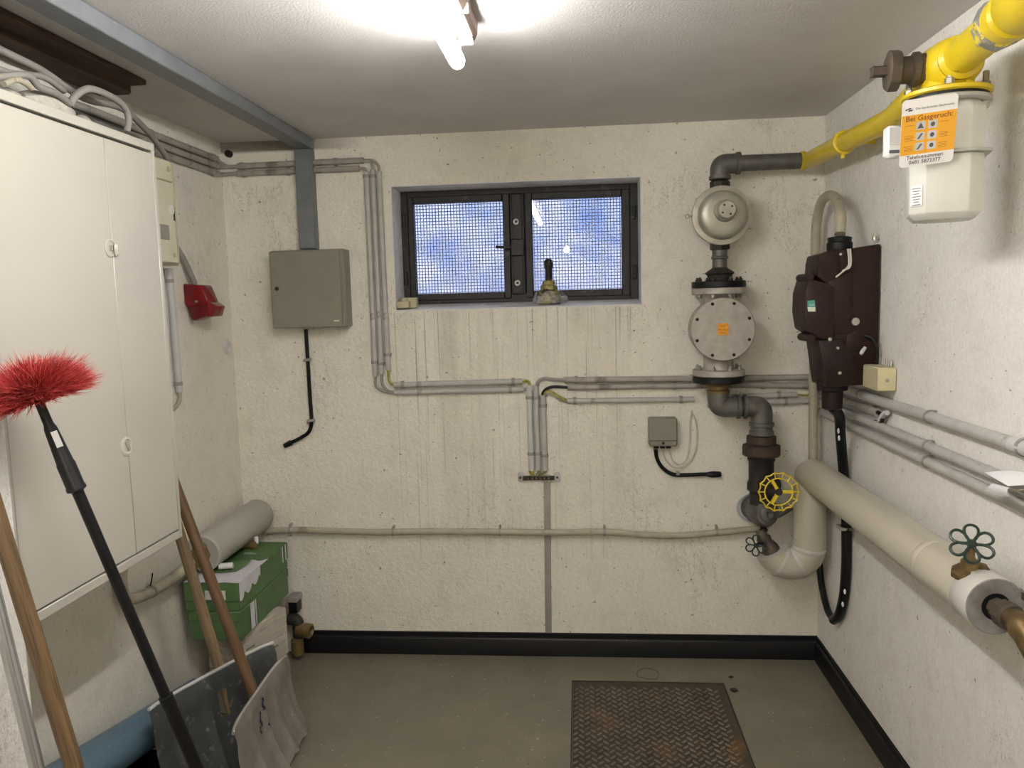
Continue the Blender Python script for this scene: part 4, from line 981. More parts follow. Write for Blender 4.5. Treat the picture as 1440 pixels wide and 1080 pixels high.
# filter
fz = 1.454; fxx = GX-0.004
ff = thing('gas_filter', 'round grey gas filter housing with bolted cover and orange sticker', 'filter', (fxx, GY, fz))
def flange(name, z_top, h_, r_, mat, parent, seg=36):
    return obj(name, MB().lathe([(r_-0.003, 0), (r_, 0.003), (r_, h_-0.003), (r_-0.003, h_)], (fxx, GY, z_top-h_), Z, seg), mat, parent)
zft = 1.645
flange('flange', zft, 0.026, 0.107, 'black_flange', ns)
flange('flange', zft-0.027, 0.026, 0.107, 'grey_cast', ff)
obj('neck', MB().lathe([(0.066, 0), (0.060, 0.02), (0.056, 0.05), (0.060, 0.09)], (fxx, GY, zft-0.053), -Z, 28), 'grey_cast', ff)
obj('body', MB().lathe([(0.06, 0), (0.105, 0.012), (0.118, 0.03), (0.120, 0.145)], (fxx, GY+0.062, fz), -Y, 48), 'grey_cast', ff)
obj('front_cover', MB().lathe([(0.124, 0), (0.125, 0.003), (0.125, 0.016), (0.122, 0.020), (0, 0.020)], (fxx, GY-0.0835, fz), -Y, 56), 'grey_cast', ff)
for q in range(8):
    a = q*PI/4+PI/8
    obj('bolt', MB().lathe([(0.0065, 0), (0.0065, 0.002), (0.0045, 0.003), (0.003, 0.001), (0, 0.001)], (fxx+0.109*math.cos(a), GY-0.1037, fz+0.109*math.sin(a)), -Y, 10), 'black_plastic', ff)
obj('sticker', MB().box((fxx-0.022, GY-0.1047, fz-0.022), (fxx+0.020, GY-0.1037, fz+0.024)), 'orange_sticker', ff)
for zz_, tx_ in ((0.010, 'GAS'), (-0.004, '40 mbar'), (-0.017, '0.1-5')):
    lettering(tx_, 0.011, (fxx-0.001, GY-0.1049, fz+zz_), X, Z, 'sign_brown', ff)
zfb = 1.288
obj('neck', MB().lathe([(0.062, 0), (0.058, 0.03), (0.062, 0.07)], (fxx, GY, zfb+0.0), Z, 28), 'grey_cast', ff)
flange('flange', zfb, 0.026, 0.104, 'grey_cast', ff)
for q in range(8):
    a = q*PI/4+PI/8; bxx, byy = fxx+0.086*math.cos(a), GY+0.086*math.sin(a)
    obj('flange_bolt', MB().lathe([(0.009, 0), (0.009, 0.010), (0.006, 0.012), (0.006, 0.018)], (bxx, byy, zfb), Z, 6), 'bolt_steel', ff)
    obj('flange_bolt', MB().lathe([(0.009, 0), (0.009, 0.010), (0.006, 0.012), (0.006, 0.016)], (bxx, byy, zft-0.053), -Z, 6), 'bolt_steel', ff)
    obj('flange_nut', MB().lathe([(0.009, 0), (0.009, 0.009), (0.005, 0.010), (0.005, 0.016)], (bxx, byy, zft), Z, 6), 'dark_iron', ns)
# lower elbows
le = thing('gas_elbow', 'galvanised double elbow below the gas filter', 'pipe', (0.65, GY, 1.13))
flange('flange', zfb-0.027, 0.026, 0.103, 'black_flange', le)
def bpt(px, py): return bw(px, py, 0.12)
EX = 0.737
obj('nipple', MB().lathe([(0.062, 0), (0.054, 0.012), (0.038, 0.016), (0.038, 0.03), (0.046, 0.034), (0.046, 0.044)], (fxx, GY, zfb-0.053), -Z, 24), 'brass_dull', le)
ez = 1.132
obj('elbow', MB().tube(fillet([(fxx, GY, zfb-0.094), (fxx, GY, ez), (0.645, GY, ez)], 0.075, 10), 0.043, 24), 'galvanised', le)
obj('elbow', MB().tube(fillet([(0.672, GY, ez), (EX, GY, ez), (EX, GY, 1.055)], 0.068, 10), 0.043, 24), 'galvanised', le)
for xx in (0.634, 0.662):
    obj('collar', MB().lathe([(0.042, 0), (0.050, 0.003), (0.050, 0.014), (0.042, 0.018)], (xx, GY, ez), X, 24), 'galvanised', le)
obj('sleeve', MB().cyl((0.645, GY, ez), X, 0.041, 0.03, 20), 'dark_iron', le)
obj('collar', MB().lathe([(0.042, 0), (0.050, 0.003), (0.050, 0.016), (0.044, 0.020), (0.044, 0.034), (0.049, 0.038), (0.049, 0.052), (0.042, 0.055)], (EX, GY, 1.068), -Z, 24), 'galvanised', le)
# union, valve, yellow hand wheel
va = thing('gas_valve', 'rusty gas shut-off valve with yellow scalloped hand wheel', 'valve', (EX, GY, 0.80))
obj('union_nut', MB().lathe([(0.046, 0), (0.060, 0.004), (0.060, 0.034), (0.056, 0.038), (0.076, 0.042), (0.077, 0.050), (0.077, 0.078), (0.070, 0.086), (0.050, 0.088)], (EX, GY, 1.013), -Z, 12), 'rusty_iron', va)
obj('valve_body', MB().lathe([(0.048, 0), (0.056, 0.012), (0.050, 0.022), (0.050, 0.10), (0.056, 0.115), (0.056, 0.14), (0.046, 0.15), (0.046, 0.20)], (EX, GY, 0.925), -Z, 20), 'dark_iron', va)
hw = V((0.771, GY-0.15, 0.812))
obj('bonnet', MB().lathe([(0.050, 0), (0.048, 0.05), (0.040, 0.06), (0.034, 0.085), (0.016, 0.09), (0.013, 0.145)], (hw.x-0.012, GY, hw.z), -Y, 16), 'dark_iron', va)
b = MB(); NL = 14; pts = []
for q in range(NL*4):
    a = 2*PI*q/(NL*4); f_ = (q % 4)/4.0; rr = 0.079-0.0065*math.sin(PI*f_)
    pts.append(hw+V((rr*math.cos(a), 0, rr*math.sin(a))))
b.tube(pts, 0.0028, 6, closed=True)
b.tube([hw+V((0.054*math.cos(2*PI*q/32), 0, 0.054*math.sin(2*PI*q/32))) for q in range(32)], 0.0028, 6, closed=True)
for q in range(NL):
    a = 2*PI*q/NL; dq = V((math.cos(a), 0, math.sin(a))); b.tube([hw+dq*0.053, hw+dq*0.079], 0.0025, 6)
wh = obj('hand_wheel', b, 'yellow_wheel', va, label='yellow scalloped hand wheel')
for a in (0.0, 2*PI/3, 4*PI/3):
    dq = V((math.cos(a), 0, math.sin(a))); obj('spoke', MB().obox(hw+dq*0.033, dq, Y, dq.cross(Y), 0.044, 0.007, 0.013, 0.002), 'yellow_wheel', wh)
obj('hub', MB().lathe([(0.014, -0.008), (0.014, 0.006), (0.009, 0.012), (0, 0.012)], hw, -Y, 16), 'dark_iron', wh)
# angled inlet into the wall
ai = thing('gas_inlet', 'grey angled gas inlet fitting emerging from a sleeved hole in the back wall', 'pipe', (0.75, D, 0.68))
w0 = bw(1052, 713, 0.0); f0 = bw(1082, 724, 0.17)
obj('wall_sleeve', MB().lathe([(0.062, 0.0), (0.066, 0.012), (0.060, 0.014), (0.056, 0.002), (0, 0.002)], V((w0.x+0.012, D, w0.z)), -Y, 28), 'conduit_bright', ai)
obj('inlet_body', MB().lathe([(0.052, 0), (0.052, 0.06), (0.060, 0.075), (0.062, 0.125), (0.052, 0.14), (0.044, 0.145)], V((w0.x+0.018, D-0.003, w0.z)), (f0-V((w0.x+0.018, D, w0.z))), 24), 'galvanised', ai)
qd = (f0-V((w0.x+0.018, D, w0.z))).normalized(); qf = V((w0.x+0.018, D-0.003, w0.z))+qd*0.145
obj('plug', MB().lathe([(0.046, 0), (0.046, 0.010), (0.034, 0.012), (0.034, 0.020), (0.028, 0.024), (0.014, 0.024)], qf, qd, 20), 'galvanised', ai)
obj('square_head', MB().obox(qf+qd*0.03, X, qd, qd.cross(X), 0.02, 0.02, 0.02, 0.001), 'galvanised', ai)
obj('riser', MB().tube([(EX+0.004, GY, 0.735), (EX+0.006, GY, 0.69)], [0.048, 0.05], 18), 'galvanised', ai)
b = MB().tube([bw(1093, 726, 0.10), bw(1130, 704, 0.10)], 0.011, 10); obj('side_pipe', b, 'galvanised', ai)

# ================================================================== yellow gas pipe and meter (right wall)
yp = thing('yellow_gas_pipe', 'yellow painted gas pipe along the upper right wall to the meter', 'pipe', (0.89, GY, 2.107))
MC = V((0.835, 1.90, 2.085))          # meter head
path = fillet([(0.880, GY, 2.107), (0.912, GY, 2.107), (0.905, 3.12, 2.102), (0.905, 2.40, 2.080), (0.850, 2.03, 2.086)], 0.06, 8)
obj('pipe_run', MB().tube(path, 0.0325, 20), 'yellow_paint', yp)
obj('thread_end', MB().lathe([(0.033, 0), (0.037, 0.004), (0.037, 0.014), (0.033, 0.018)], (0.878, GY, 2.107), X, 20), 'yellow_paint', yp)
obj('collar', MB().lathe([(0.033, 0), (0.040, 0.003), (0.040, 0.024), (0.033, 0.028)], (0.905, 2.82, 2.093), -Y, 22), 'yellow_paint', yp)
obj('hanger', MB().tube([(0.930, 2.805, 2.092), (XR-0.001, 2.805, 2.092)], 0.008, 8).tube([(0.902, 2.805, 2.060), (0.902, 2.805, 2.040)], 0.008, 8), 'yellow_paint', yp)
mt = thing('gas_meter', 'pale grey gas meter hanging under the yellow pipe head on the right wall', 'meter', (0.835, 1.90, 1.75))
obj('head', MB().lathe([(0.050, -0.075), (0.058, -0.06), (0.060, -0.03), (0.058, 0.03), (0.052, 0.06), (0.046, 0.066)], MC, -Y, 24), 'yellow_paint', mt)
obj('head_web', MB().lathe([(0.058, -0.01), (0.054, 0.012), (0.050, 0.04)], (MC.x, MC.y, MC.z-0.045), Z, 24), 'yellow_paint', mt)
obj('rib', MB().prism([(MC.x+0.01, MC.y-0.045, MC.z-0.03), (MC.x+0.01, MC.y-0.085, MC.z-0.052), (MC.x+0.01, MC.y-0.045, MC.z-0.052)], (0.008, 0, 0)), 'yellow_paint', mt)
obj('flange', MB().lathe([(0.088, 0), (0.092, 0.003), (0.092, 0.010), (0.086, 0.013)], (MC.x, MC.y, MC.z-0.066), Z, 40), 'yellow_paint', mt)
obj('gasket', MB().cyl((MC.x, MC.y, MC.z-0.072), Z, 0.084, 0.006, 36), 'black_flange', mt)
obj('flange', MB().lathe([(0.088, 0), (0.091, 0.002), (0.091, 0.008), (0.088, 0.010)], (MC.x, MC.y, MC.z-0.083), Z, 40), 'meter_seam', mt)
for q in range(4):
    a = -PI/2-0.35+q*PI/2; bx_, by_ = MC.x+0.076*math.cos(a), MC.y+0.076*math.sin(a)
    obj('bolt', MB().lathe([(0.010, 0), (0.010, 0.012), (0.0065, 0.014), (0.0065, 0.034), (0.0055, 0.036)], (bx_, by_, MC.z-0.053), Z, 6), 'bolt_steel', mt)
    obj('bolt_head', MB().lathe([(0.010, 0), (0.010, 0.010), (0.006, 0.016)], (bx_, by_, MC.z-0.083), -Z, 6), 'bolt_steel', mt)
capd = V((-1, 0.12, 0.02)).normalized()
obj('side_port', MB().lathe([(0.034, 0.03), (0.034, 0.058), (0.038, 0.062), (0.038, 0.074), (0.030, 0.078), (0.030, 0.10), (0.034, 0.104)], MC, capd, 20), 'brown_metal', mt)
obj('brown_cap', MB().lathe([(0.040, 0), (0.046, 0.004), (0.046, 0.024), (0.038, 0.028), (0.028, 0.028), (0.014, 0.028)], MC+capd*0.100, capd, 8), 'brown_metal', mt)
obj('cap_square', MB().obox(MC+capd*0.142, capd, Y, capd.cross(Y), 0.032, 0.020, 0.020, 0.002), 'brown_metal', mt)
up = thing('yellow_gas_pipe', 'yellow gas pipe with flaking grey union leaving the meter towards the viewer', 'pipe', (0.83, 1.8, 2.09))
ud = V((-0.10, -1, 0.02)).normalized(); uo = MC+V((-0.004, -0.066, 0.002))
obj('collar', MB().lathe([(0.044, 0), (0.047, 0.004), (0.047, 0.010), (0.038, 0.018)], uo, ud, 24), 'yellow_paint', up)
obj('pipe_run', MB().lathe([(0.038, 0.012), (0.037, 0.20)], uo, ud, 24), 'yellow_paint', up)
obj('grey_union', MB().lathe([(0.038, 0), (0.048, 0.003), (0.050, 0.036), (0.042, 0.042)], uo+ud*0.185, ud, 8), 'bare_collar', up, label='hexagonal union with flaking grey metal')
obj('pipe_run', MB().lathe([(0.040, 0), (0.046, 0.006), (0.047, 0.04), (0.040, 0.046), (0.040, 0.052), (0.049, 0.064), (0.050, 0.12), (0.046, 0.8)], uo+ud*0.224, ud, 24), 'yellow_paint', up)
# meter body
MR = Matrix.Rotation(-0.30, 3, 'Z')
def rrect(hx, hy, ch, cx, cy, z_):
    return [V((cx, cy, 0))+MR @ (q_-V((cx, cy, 0))) for q_ in [V((cx-hx, cy-hy+ch, z_)), V((cx-hx+ch, cy-hy, z_)), V((cx+hx-ch, cy-hy, z_)), V((cx+hx, cy-hy+ch, z_)), V((cx+hx, cy+hy-ch, z_)), V((cx+hx-ch, cy+hy, z_)), V((cx-hx+ch, cy+hy, z_)), V((cx-hx, cy+hy-ch, z_))]]
def loft(rings, mat, name, parent, bev=0.006):
    b = MB(); RR = [[b.bm.verts.new(p_) for p_ in rg_] for rg_ in rings]; n_ = len(RR[0])
    for A_, B_ in zip(RR, RR[1:]):
        for k_ in range(n_): b.bm.faces.new((A_[k_], A_[(k_+1) % n_], B_[(k_+1) % n_], B_[k_]))
    b.bm.faces.new(list(reversed(RR[0]))); b.bm.faces.new(RR[-1])
    if bev: bmesh.ops.bevel(b.bm, geom=list(b.bm.edges), offset=bev, segments=2, profile=0.5, affect='EDGES')
    return obj(name, b, mat, parent)
mcx, mcy = MC.x, MC.y
loft([rrect(0.074, 0.070, 0.030, mcx, mcy, 1.894), rrect(0.074, 0.070, 0.030, mcx, mcy, 1.985), rrect(0.060, 0.056, 0.024, mcx, mcy, 2.004)], 'meter_grey', 'upper_case', mt, 0.003)
loft([rrect(0.060, 0.056, 0.026, mcx, mcy, 1.745), rrect(0.073, 0.069, 0.030, mcx, mcy, 1.760), rrect(0.074, 0.070, 0.030, mcx, mcy, 1.886)], 'meter_grey', 'lower_case', mt, 0.003)
loft([rrect(0.088, 0.084, 0.036, mcx, mcy, 1.8865), rrect(0.088, 0.084, 0.036, mcx, mcy, 1.8935)], 'meter_seam', 'seam_flange', mt, 0.002)
obj('neck', MB().cyl((mcx, mcy, 1.995), Z, 0.058, 0.012, 28), 'meter_seam', mt)
u1 = MR @ V((0.71, -0.71, 0)).normalized(); un = MR @ V((-0.71, -0.71, 0)).normalized()
o_ = V((mcx, mcy, 1.80))+MR @ V((-0.059, -0.055, 0))
obj('data_sticker', MB().obox(o_+un*0.0006, u1, Z, un, 0.030, 0.046, 0.001), 'white_plastic', mt)
b = MB()
for q in range(7): b.obox(o_+un*0.0013+Z*(0.016-q*0.006), u1, Z, un, 0.022-0.004*(q % 3), 0.0016, 0.001)
obj('sticker_print', b, 'ink_grey', mt)
bxm = thing('meter_counter', 'white counter box with grey display on the side of the gas meter', 'counter', (0.72, 1.93, 1.92))
obj('counter_box', MB().box((0.716, 1.918, 1.896), (0.748, 1.950, 1.968), 0.005), 'white_plastic', bxm)
obj('display', MB().box((0.720, 1.9165, 1.924), (0.745, 1.9178, 1.962)), 'icon_grey', bxm)
obj('dark_strip', MB().box((0.720, 1.9165, 1.905), (0.745, 1.9178, 1.912)), 'ink_grey', bxm)

# hanging warning tag
A0, A1, A3 = pl(1270, 142, 1, 1.775), pl(1349, 130, 1, 1.765), pl(1264, 237, 1, 1.830)
su = (A1-A0); sw = su.length; su = su.normalized(); sv = (A0-A3); sh = sv.length; sv = (sv-su*sv.dot(su)).normalized(); sn = su.cross(sv)
sg = thing('warning_tag', 'white and orange gas odour notice tag hanging on the meter flange', 'sign', A3)
def sp(a, c_): return A3+su*(a*sw)+sv*(c_*sh)
def roundrect(x0, y0, x1, y1, r_, n_=5):
    out = []
    for cx, cy, a0 in ((x1-r_, y1-r_, 0), (x0+r_, y1-r_, PI/2), (x0+r_, y0+r_, PI), (x1-r_, y0+r_, 3*PI/2)):
        for k_ in range(n_+1):
            a = a0+PI/2*k_/n_; out.append((cx+r_*math.cos(a), cy+r_*math.sin(a)))
    return out
card = [A3+su*x_+sv*y_ for x_, y_ in roundrect(0, 0, sw, sh, 0.009)]
obj('card', MB().prism(card, -sn*0.0015), 'sign_white', sg)
def patch(x0, y0, x1, y1, mat, name, dz=0.0003, r_=None):
    pts_ = roundrect(x0*sw, y0*sh, x1*sw, y1*sh, r_) if r_ else [(x0*sw, y0*sh), (x1*sw, y0*sh), (x1*sw, y1*sh), (x0*sw, y1*sh)]
    b = MB(); b.bm.faces.new([b.bm.verts.new(A3+su*x_+sv*y_+sn*dz) for x_, y_ in pts_])
    return obj(name, b, mat, sg)
patch(0.001, 0.185, 0.999, 0.775, 'sign_orange', 'orange_field')
lettering('Bei Gasgeruch:', 0.0155, sp(0.5, 0.685), su, sv, 'sign_brown', sg, bold=0.0002)
lettering('Telefonnummer:', 0.0112, sp(0.47, 0.116), su, sv, 'ink_grey', sg, bold=0.00015)
lettering('0681 5872377', 0.0112, sp(0.47, 0.040), su, sv, 'ink_grey', sg, bold=0.00015)
lettering('Die Saarbrücker Stadtwerke', 0.0066, sp(0.59, 0.845), su, sv, 'ink_grey', sg)
# small logo: three overlapping slanted strokes
for q, (x0, y0, x1, y1) in enumerate(((0.05, 0.85, 0.11, 0.87), (0.09, 0.862, 0.17, 0.88), (0.10, 0.835, 0.20, 0.855))):
    b = MB(); pts_ = [sp(x0, y0), sp(x1-0.02, y0), sp(x1, y1), sp(x0+0.02, y1)]
    b.bm.faces.new([b.bm.verts.new(p_+sn*0.0005) for p_ in pts_]); obj('logo_stroke', b, 'ink_dark', sg)
for r_ in range(3):
    for c_ in range(2):
        x0 = 0.27+c_*0.22; y0 = 0.545-r_*0.155
        patch(x0, y0, x0+0.17, y0+0.12, 'icon_grey', 'pictogram', 0.0005, 0.003)
        b = MB()
        def tri(pts__, b=b): b.bm.faces.new([b.bm.verts.new(sp(x_, y_)+sn*0.0008) for x_, y_ in pts__])
        if r_ == 0 and c_ == 0: tri([(x0+0.025, y0+0.02), (x0+0.145, y0+0.02), (x0+0.085, y0+0.105)])
        elif c_ == 1:
            tri([(x0+0.085+0.04*math.cos(a), y0+0.06+0.034*math.sin(a)) for a in [2*PI*k_/12 for k_ in range(12)]])
        else:
            tri([(x0+0.03, y0+0.02), (x0+0.07, y0+0.02), (x0+0.14, y0+0.10), (x0+0.10, y0+0.10)])
        obj('pictogram_mark', b, 'ink_grey' if not (r_ == 0 and c_ == 0) else 'ink_grey', sg)
        for k_ in range(1 if r_ == 0 else 4):
            xx = 0.06 if c_ == 0 else 0.69
            patch(xx+0.02*(k_ % 2), y0+0.075-k_*0.022, xx+0.17, y0+0.080-k_*0.022, 'sign_brown', 'text_line', 0.0005)

# ================================================================== brown house connection fuse box
FY = 2.72
fb = thing('fuse_cutout', 'dark brown cast fuse cut-out box on the right wall by the corner', 'box', (XR, 2.80, 1.28))
def FP(px, py): 
    p_ = pl(px, py, 1, FY); return V((p_.x, FY, p_.z))
obj('back_plate', MB().prism([FP(1180, 352), V((XR-0.006, FY, FP(1220, 343).z)), V((XR-0.006, FY, 1.275)), FP(1162, 545), FP(1153, 480), FP(1170, 420)], (0, 0.17, 0), 0.006), 'fuse_brown', fb)
obj('upper_cover', MB().prism([q_-Y*0.005 for q_ in [FP(1152, 358), FP(1180, 350), FP(1182, 392), FP(1168, 404), FP(1148, 388), FP(1150, 370)]], (0, 0.15, 0), 0.005), 'fuse_brown', fb)
obj('front_cover', MB().prism([q_-Y*0.012 for q_ in [FP(1137, 392), FP(1160, 398), FP(1172, 404), FP(1172, 474), FP(1156, 478), FP(1134, 464), FP(1130, 440), FP(1131, 412)]], (0, 0.16, 0), 0.006), 'fuse_brown', fb)
obj('cover_panel', MB().prism([FP(1164, 396)-Y*0.006, FP(1198, 380)-Y*0.006, FP(1200, 470)-Y*0.006, FP(1166, 470)-Y*0.006], (0, 0.02, 0), 0.004), 'fuse_brown', fb)
obj('cover_panel', MB().prism([FP(1190, 470)-Y*0.006, FP(1205, 462)-Y*0.006, FP(1212, 492)-Y*0.006, FP(1188, 496)-Y*0.006], (0, 0.02, 0), 0.004), 'fuse_brown', fb)
obj('terminal_housing', MB().prism([q_-Y*0.008 for q_ in [FP(1150, 478), FP(1186, 476), FP(1192, 500), FP(1206, 502), FP(1200, 540), FP(1162, 540)]], (0, 0.13, 0), 0.006), 'fuse_brown_dark', fb)
for px, py in ((1140, 390), (1142, 476)):
    obj('hinge_lug', MB().cyl(FP(px, py)+Y*0.01, Y, 0.014, 0.12, 12), 'fuse_brown', fb)
obj('label_plate', MB().prism([FP(1134, 423)-Y*0.0132, FP(1144, 422)-Y*0.0132, FP(1145, 432)-Y*0.0132, FP(1134, 432)-Y*0.0132], (0, 0.001, 0)), 'teal_label', fb)
obj('label_plate', MB().prism([FP(1134, 432)-Y*0.0132, FP(1145, 432)-Y*0.0132, FP(1145, 438)-Y*0.0132, FP(1135, 438)-Y*0.0132], (0, 0.001, 0)), 'pale_label', fb)
lettering('30A', 0.011, FP(1139.5, 430.5)-Y*0.0136, X, Z, 'pale_label', fb)
for px, py, r_ in ((1201, 452, 0.014), (1165, 477, 0.007), (1176, 489, 0.005), (1180, 358, 0.005), (1179, 524, 0.006)):
    obj('screw', MB().lathe([(r_, 0), (r_*0.9, 0.006), (0, 0.007)], FP(px, py)-Y*0.012, -Y, 12), 'bolt_steel', fb)
gt = FP(1191, 349); gt.y = FY+0.075
obj('gland', MB().lathe([(0.040, -0.01), (0.042, 0.0), (0.042, 0.022), (0.038, 0.026), (0.040, 0.04), (0.028, 0.044)], gt, Z, 18), 'black_plastic', fb)
gb = FP(1180, 541); gb.y = FY+0.07
obj('gland', MB().lathe([(0.052, -0.005), (0.050, 0.025), (0.036, 0.03), (0.034, 0.09), (0.026, 0.095)], gb, -Z, 18), 'fuse_brown_dark', fb)
for dx in (0, 3):
    obj('bare_wire', MB().tube(spline([FP(1191+dx, 350)-Y*0.010, FP(1192+dx, 366)-Y*0.012, FP(1190+dx, 376)-Y*0.012, FP(1174+dx*3, 390-dx*3)-Y*0.010]), 0.003, 6), 'white_wire', fb)
obj('stud', MB().lathe([(0.008, 0), (0.008, 0.012), (0.004, 0.014), (0.004, 0.024)], V((XR-0.020, FY+0.02, 1.758)), Z, 8), 'bolt_steel', fb)
obj('seal_wire', MB().tube(spline([FP(1213, 491)-Y*0.004, FP(1210, 497)-Y*0.008, FP(1216, 488)-Y*0.006]), 0.006, 8), 'conduit_bright', fb)
# thick grey-beige cable looping over the box
lp = [V((0.893, 2.795, 1.785)), V((0.905, 2.83, 1.85)), V((0.925, 2.93, 1.915)), V((0.942, 3.08, 1.950)), V((0.949, 3.20, 1.935)), V((0.952, 3.265, 1.86)), V((0.952, 3.272, 1.70)), V((0.952, 3.272, 1.45)), V((0.952, 3.272, 1.25)), V((0.954, 3.272, 1.00)), V((0.956, 3.272, 0.80))]
lc_ = thing('mains_cable', 'thick beige mains cable looping over the fuse cut-out and down the corner', 'cable', lp[-1])
obj('cable', MB().tube(spline(lp, 8), [0.0225]*81 if False else 0.0185, 14), 'cable_beige', lc_)
# tarred black cable
bp = [gb+V((0, 0, -0.085))] + [rw(px, py, d_) for px, py, d_ in ((1180, 585, 0.085), (1182, 612, 0.06), (1185, 650, 0.035), (1189, 700, 0.021), (1190, 740, 0.020), (1190, 790, 0.020), (1187, 835, 0.020), (1180, 864, 0.020), (1172, 872, 0.020), (1163, 856, 0.020), (1155, 820, 0.020), (1152, 790, 0.020))]
tb = thing('tarred_cable', 'thick black tarred cable with white paint blots hanging in a loop', 'cable', bp[0])
obj('cable', MB().tube(spline(bp[:10], 6), 0.0185, 14), 'black_bituminous', tb)
obj('rear_loop', MB().tube(spline(bp[9:], 6), 0.0135, 12), 'black_bituminous', tb)
for px, py, d_ in ((1179, 606, 0.083), (1180, 616, 0.079), (1185, 850, 0.040), (1188, 832, 0.040)):
    q = rw(px, py, d_); obj('paint_blot', MB().ball(q, 0.008, 8, (0.5, 1, 1.3)), 'white_plastic', tb)
q = rw(1189, 742, 0.02)
obj('clip', MB().box((XR-0.048, q.y-0.026, q.z-0.006), (XR-0.001, q.y+0.026, q.z+0.006), 0.002), 'conduit_dirty', tb)
# yellowish junction box
yj = thing('junction_box', 'yellowish rectangular junction box on the right wall above the conduits', 'box', (XR, 2.68, 1.27))
obj('housing', MB().box((0.950, 2.575, 1.268), (XR-0.001, 2.712, 1.345), 0.004), 'ochre_box', yj)
obj('end_screw', MB().cyl((0.978, 2.575, 1.303), -Y, 0.006, 0.003, 10), 'bolt_steel', yj)
obj('lit_side', MB().box((0.954, 2.5735, 1.271), (XR-0.004, 2.575, 1.342)), 'ochre_box_lit', yj)  # thin lighter sheet: the lit side of the box put into colour
for dx, hh in ((0.985, 0.03), (0.998, 0.022)):
    obj('pin', MB().cyl((dx, 2.60, 1.344), Z, 0.0045, hh, 8), 'bolt_steel', yj)
tc_ = thing('black_cable', 'thin black cable from the fuse cut-out down to the yellowish junction box', 'cable', (0.99, 2.71, 1.345))
obj('cable', MB().tube(spline([(0.955, 2.716, 1.44), (0.975, 2.70, 1.43), (0.986, 2.695, 1.40), (0.988, 2.695, 1.344)]), 0.0065, 8), 'cable_black', tc_)
# paper on the conduits
pa = thing('folded_leaflet', 'folded white leaflet tucked on the right wall conduits at the edge', 'paper', (0.95, 1.8, 1.16))
def sheet(u_, w_):
    return rw(1385, 665, 0.055).lerp(rw(1418, 684, 0.11), w_) + V((0, -0.24, 0.045))*u_ + V((0, 0, 0.008*math.sin(PI*u_)))
obj('sheet', MB().grid(sheet, 8, 3, 0.0012), 'paper', pa)
qa, qb, qc, qd_ = rw(1397, 680, 0.062), rw(1419, 686, 0.112), rw(1420, 698, 0.108), rw(1387, 690, 0.052)
obj('sheet', MB().grid(lambda u_, w_: qa.lerp(qb, u_).lerp(qd_.lerp(qc, u_), w_)+X*(-0.004*math.sin(PI*w_)), 4, 4, 0.0012), 'paper', pa)
obj('inner_sheet', MB().grid(lambda u_, w_: rw(1419, 690, 0.105)+V((0.03*w_, -0.10*u_-0.02, 0.03*u_*(1-w_)+0.006)), 4, 3, 0.001), 'paper_brown', pa)

# ================================================================== insulated pipe, right
IR = 0.064
ipr = thing('insulated_pipe', 'beige insulated pipe along the right wall, bent down in the corner', 'pipe', (0.92, 3.2, 0.8))
vx, vy = 0.918, 3.175
run0 = V((vx, vy, 0.862)); run1 = rw(1400, 853, 0.10)
obj('insulation_run', MB().tube(fillet([V((vx, vy, 0.76)), V((vx, vy, 0.868)), run1], 0.075, 10), IR, 28), 'insulation', ipr)
obj('insulation_drop', MB().tube(fillet([V((vx, vy, 0.76)), V((vx, vy, 0.60))], 0.02), IR+0.001, 28), 'insulation', ipr)
jc = V((vx-0.076, vy, 0.565))
arc = [V((jc.x+0.076*math.cos(a), vy+0.010*(k_/14), jc.z+0.076*math.sin(a))) for k_, a in enumerate([-q_*math.radians(158)/14 for q_ in range(15)])]
obj('insulation_bend', MB().tube([V((vx, vy, 0.60))]+arc, IR+0.002, 28), 'insulation', ipr)
for q_ in (0, 5, 10):
    t0_ = (arc[q_+1]-arc[q_]).normalized()
    obj('joint_band', MB().lathe([(IR+0.002, 0), (IR+0.0035, 0.002), (IR+0.0035, 0.018), (IR+0.002, 0.02)], arc[q_], t0_, 28, cap=False), 'insulation_joint', ipr)
rd = (run1-V((vx, vy, 0.868))).normalized()
for t_ in (0.30, 0.02):
    o_ = run1-rd*(t_ if t_ > 0.1 else 0.0)
    if t_ > 0.1: obj('joint_band', MB().lathe([(IR, 0), (IR+0.0012, 0.002), (IR+0.0012, 0.024), (IR, 0.026)], o_, rd, 28, cap=False), 'insulation', ipr)
obj('end_sheen', MB().lathe([(IR, 0), (IR+0.0015, 0.002), (IR+0.0015, 0.075), (IR, 0.077)], run1-rd*0.078, rd, 28, cap=False), 'insulation_joint', ipr, label='pale band at the cut end, sheen put into its colour')  # paler than the run: a subtle sheen painted as a band
obj('cut_face', MB().lathe([(0.028, 0.0005), (0.030, 0.002), (IR-0.002, 0.002), (IR, 0.0)], run1, rd, 36), 'foam_grey', ipr, label='grey foam cut face')
obj('bore', MB().cyl(run1+rd*0.0021, rd, 0.031, 0.001, 24), 'black_flange', ipr)
bd = (V((0.10, -1, -0.28))).normalized()
obj('brass_nut', MB().lathe([(0.022, 0), (0.024, 0.03), (0.031, 0.034), (0.031, 0.062), (0.024, 0.066)], run1+rd*0.001, rd, 8), 'brown_metal', ipr)
o_ = run1+rd*0.066
obj('brass_body', MB().tube(spline([o_, o_+rd*0.04, o_+rd*0.085+V((0, 0, -0.018)), o_+rd*0.20+V((0.0, 0, -0.095))], 5), [0.023, 0.024, 0.024, 0.024, 0.027, 0.03, 0.032, 0.032, 0.031, 0.031, 0.031, 0.030, 0.030, 0.030, 0.029, 0.028], 14), 'brass', ipr)
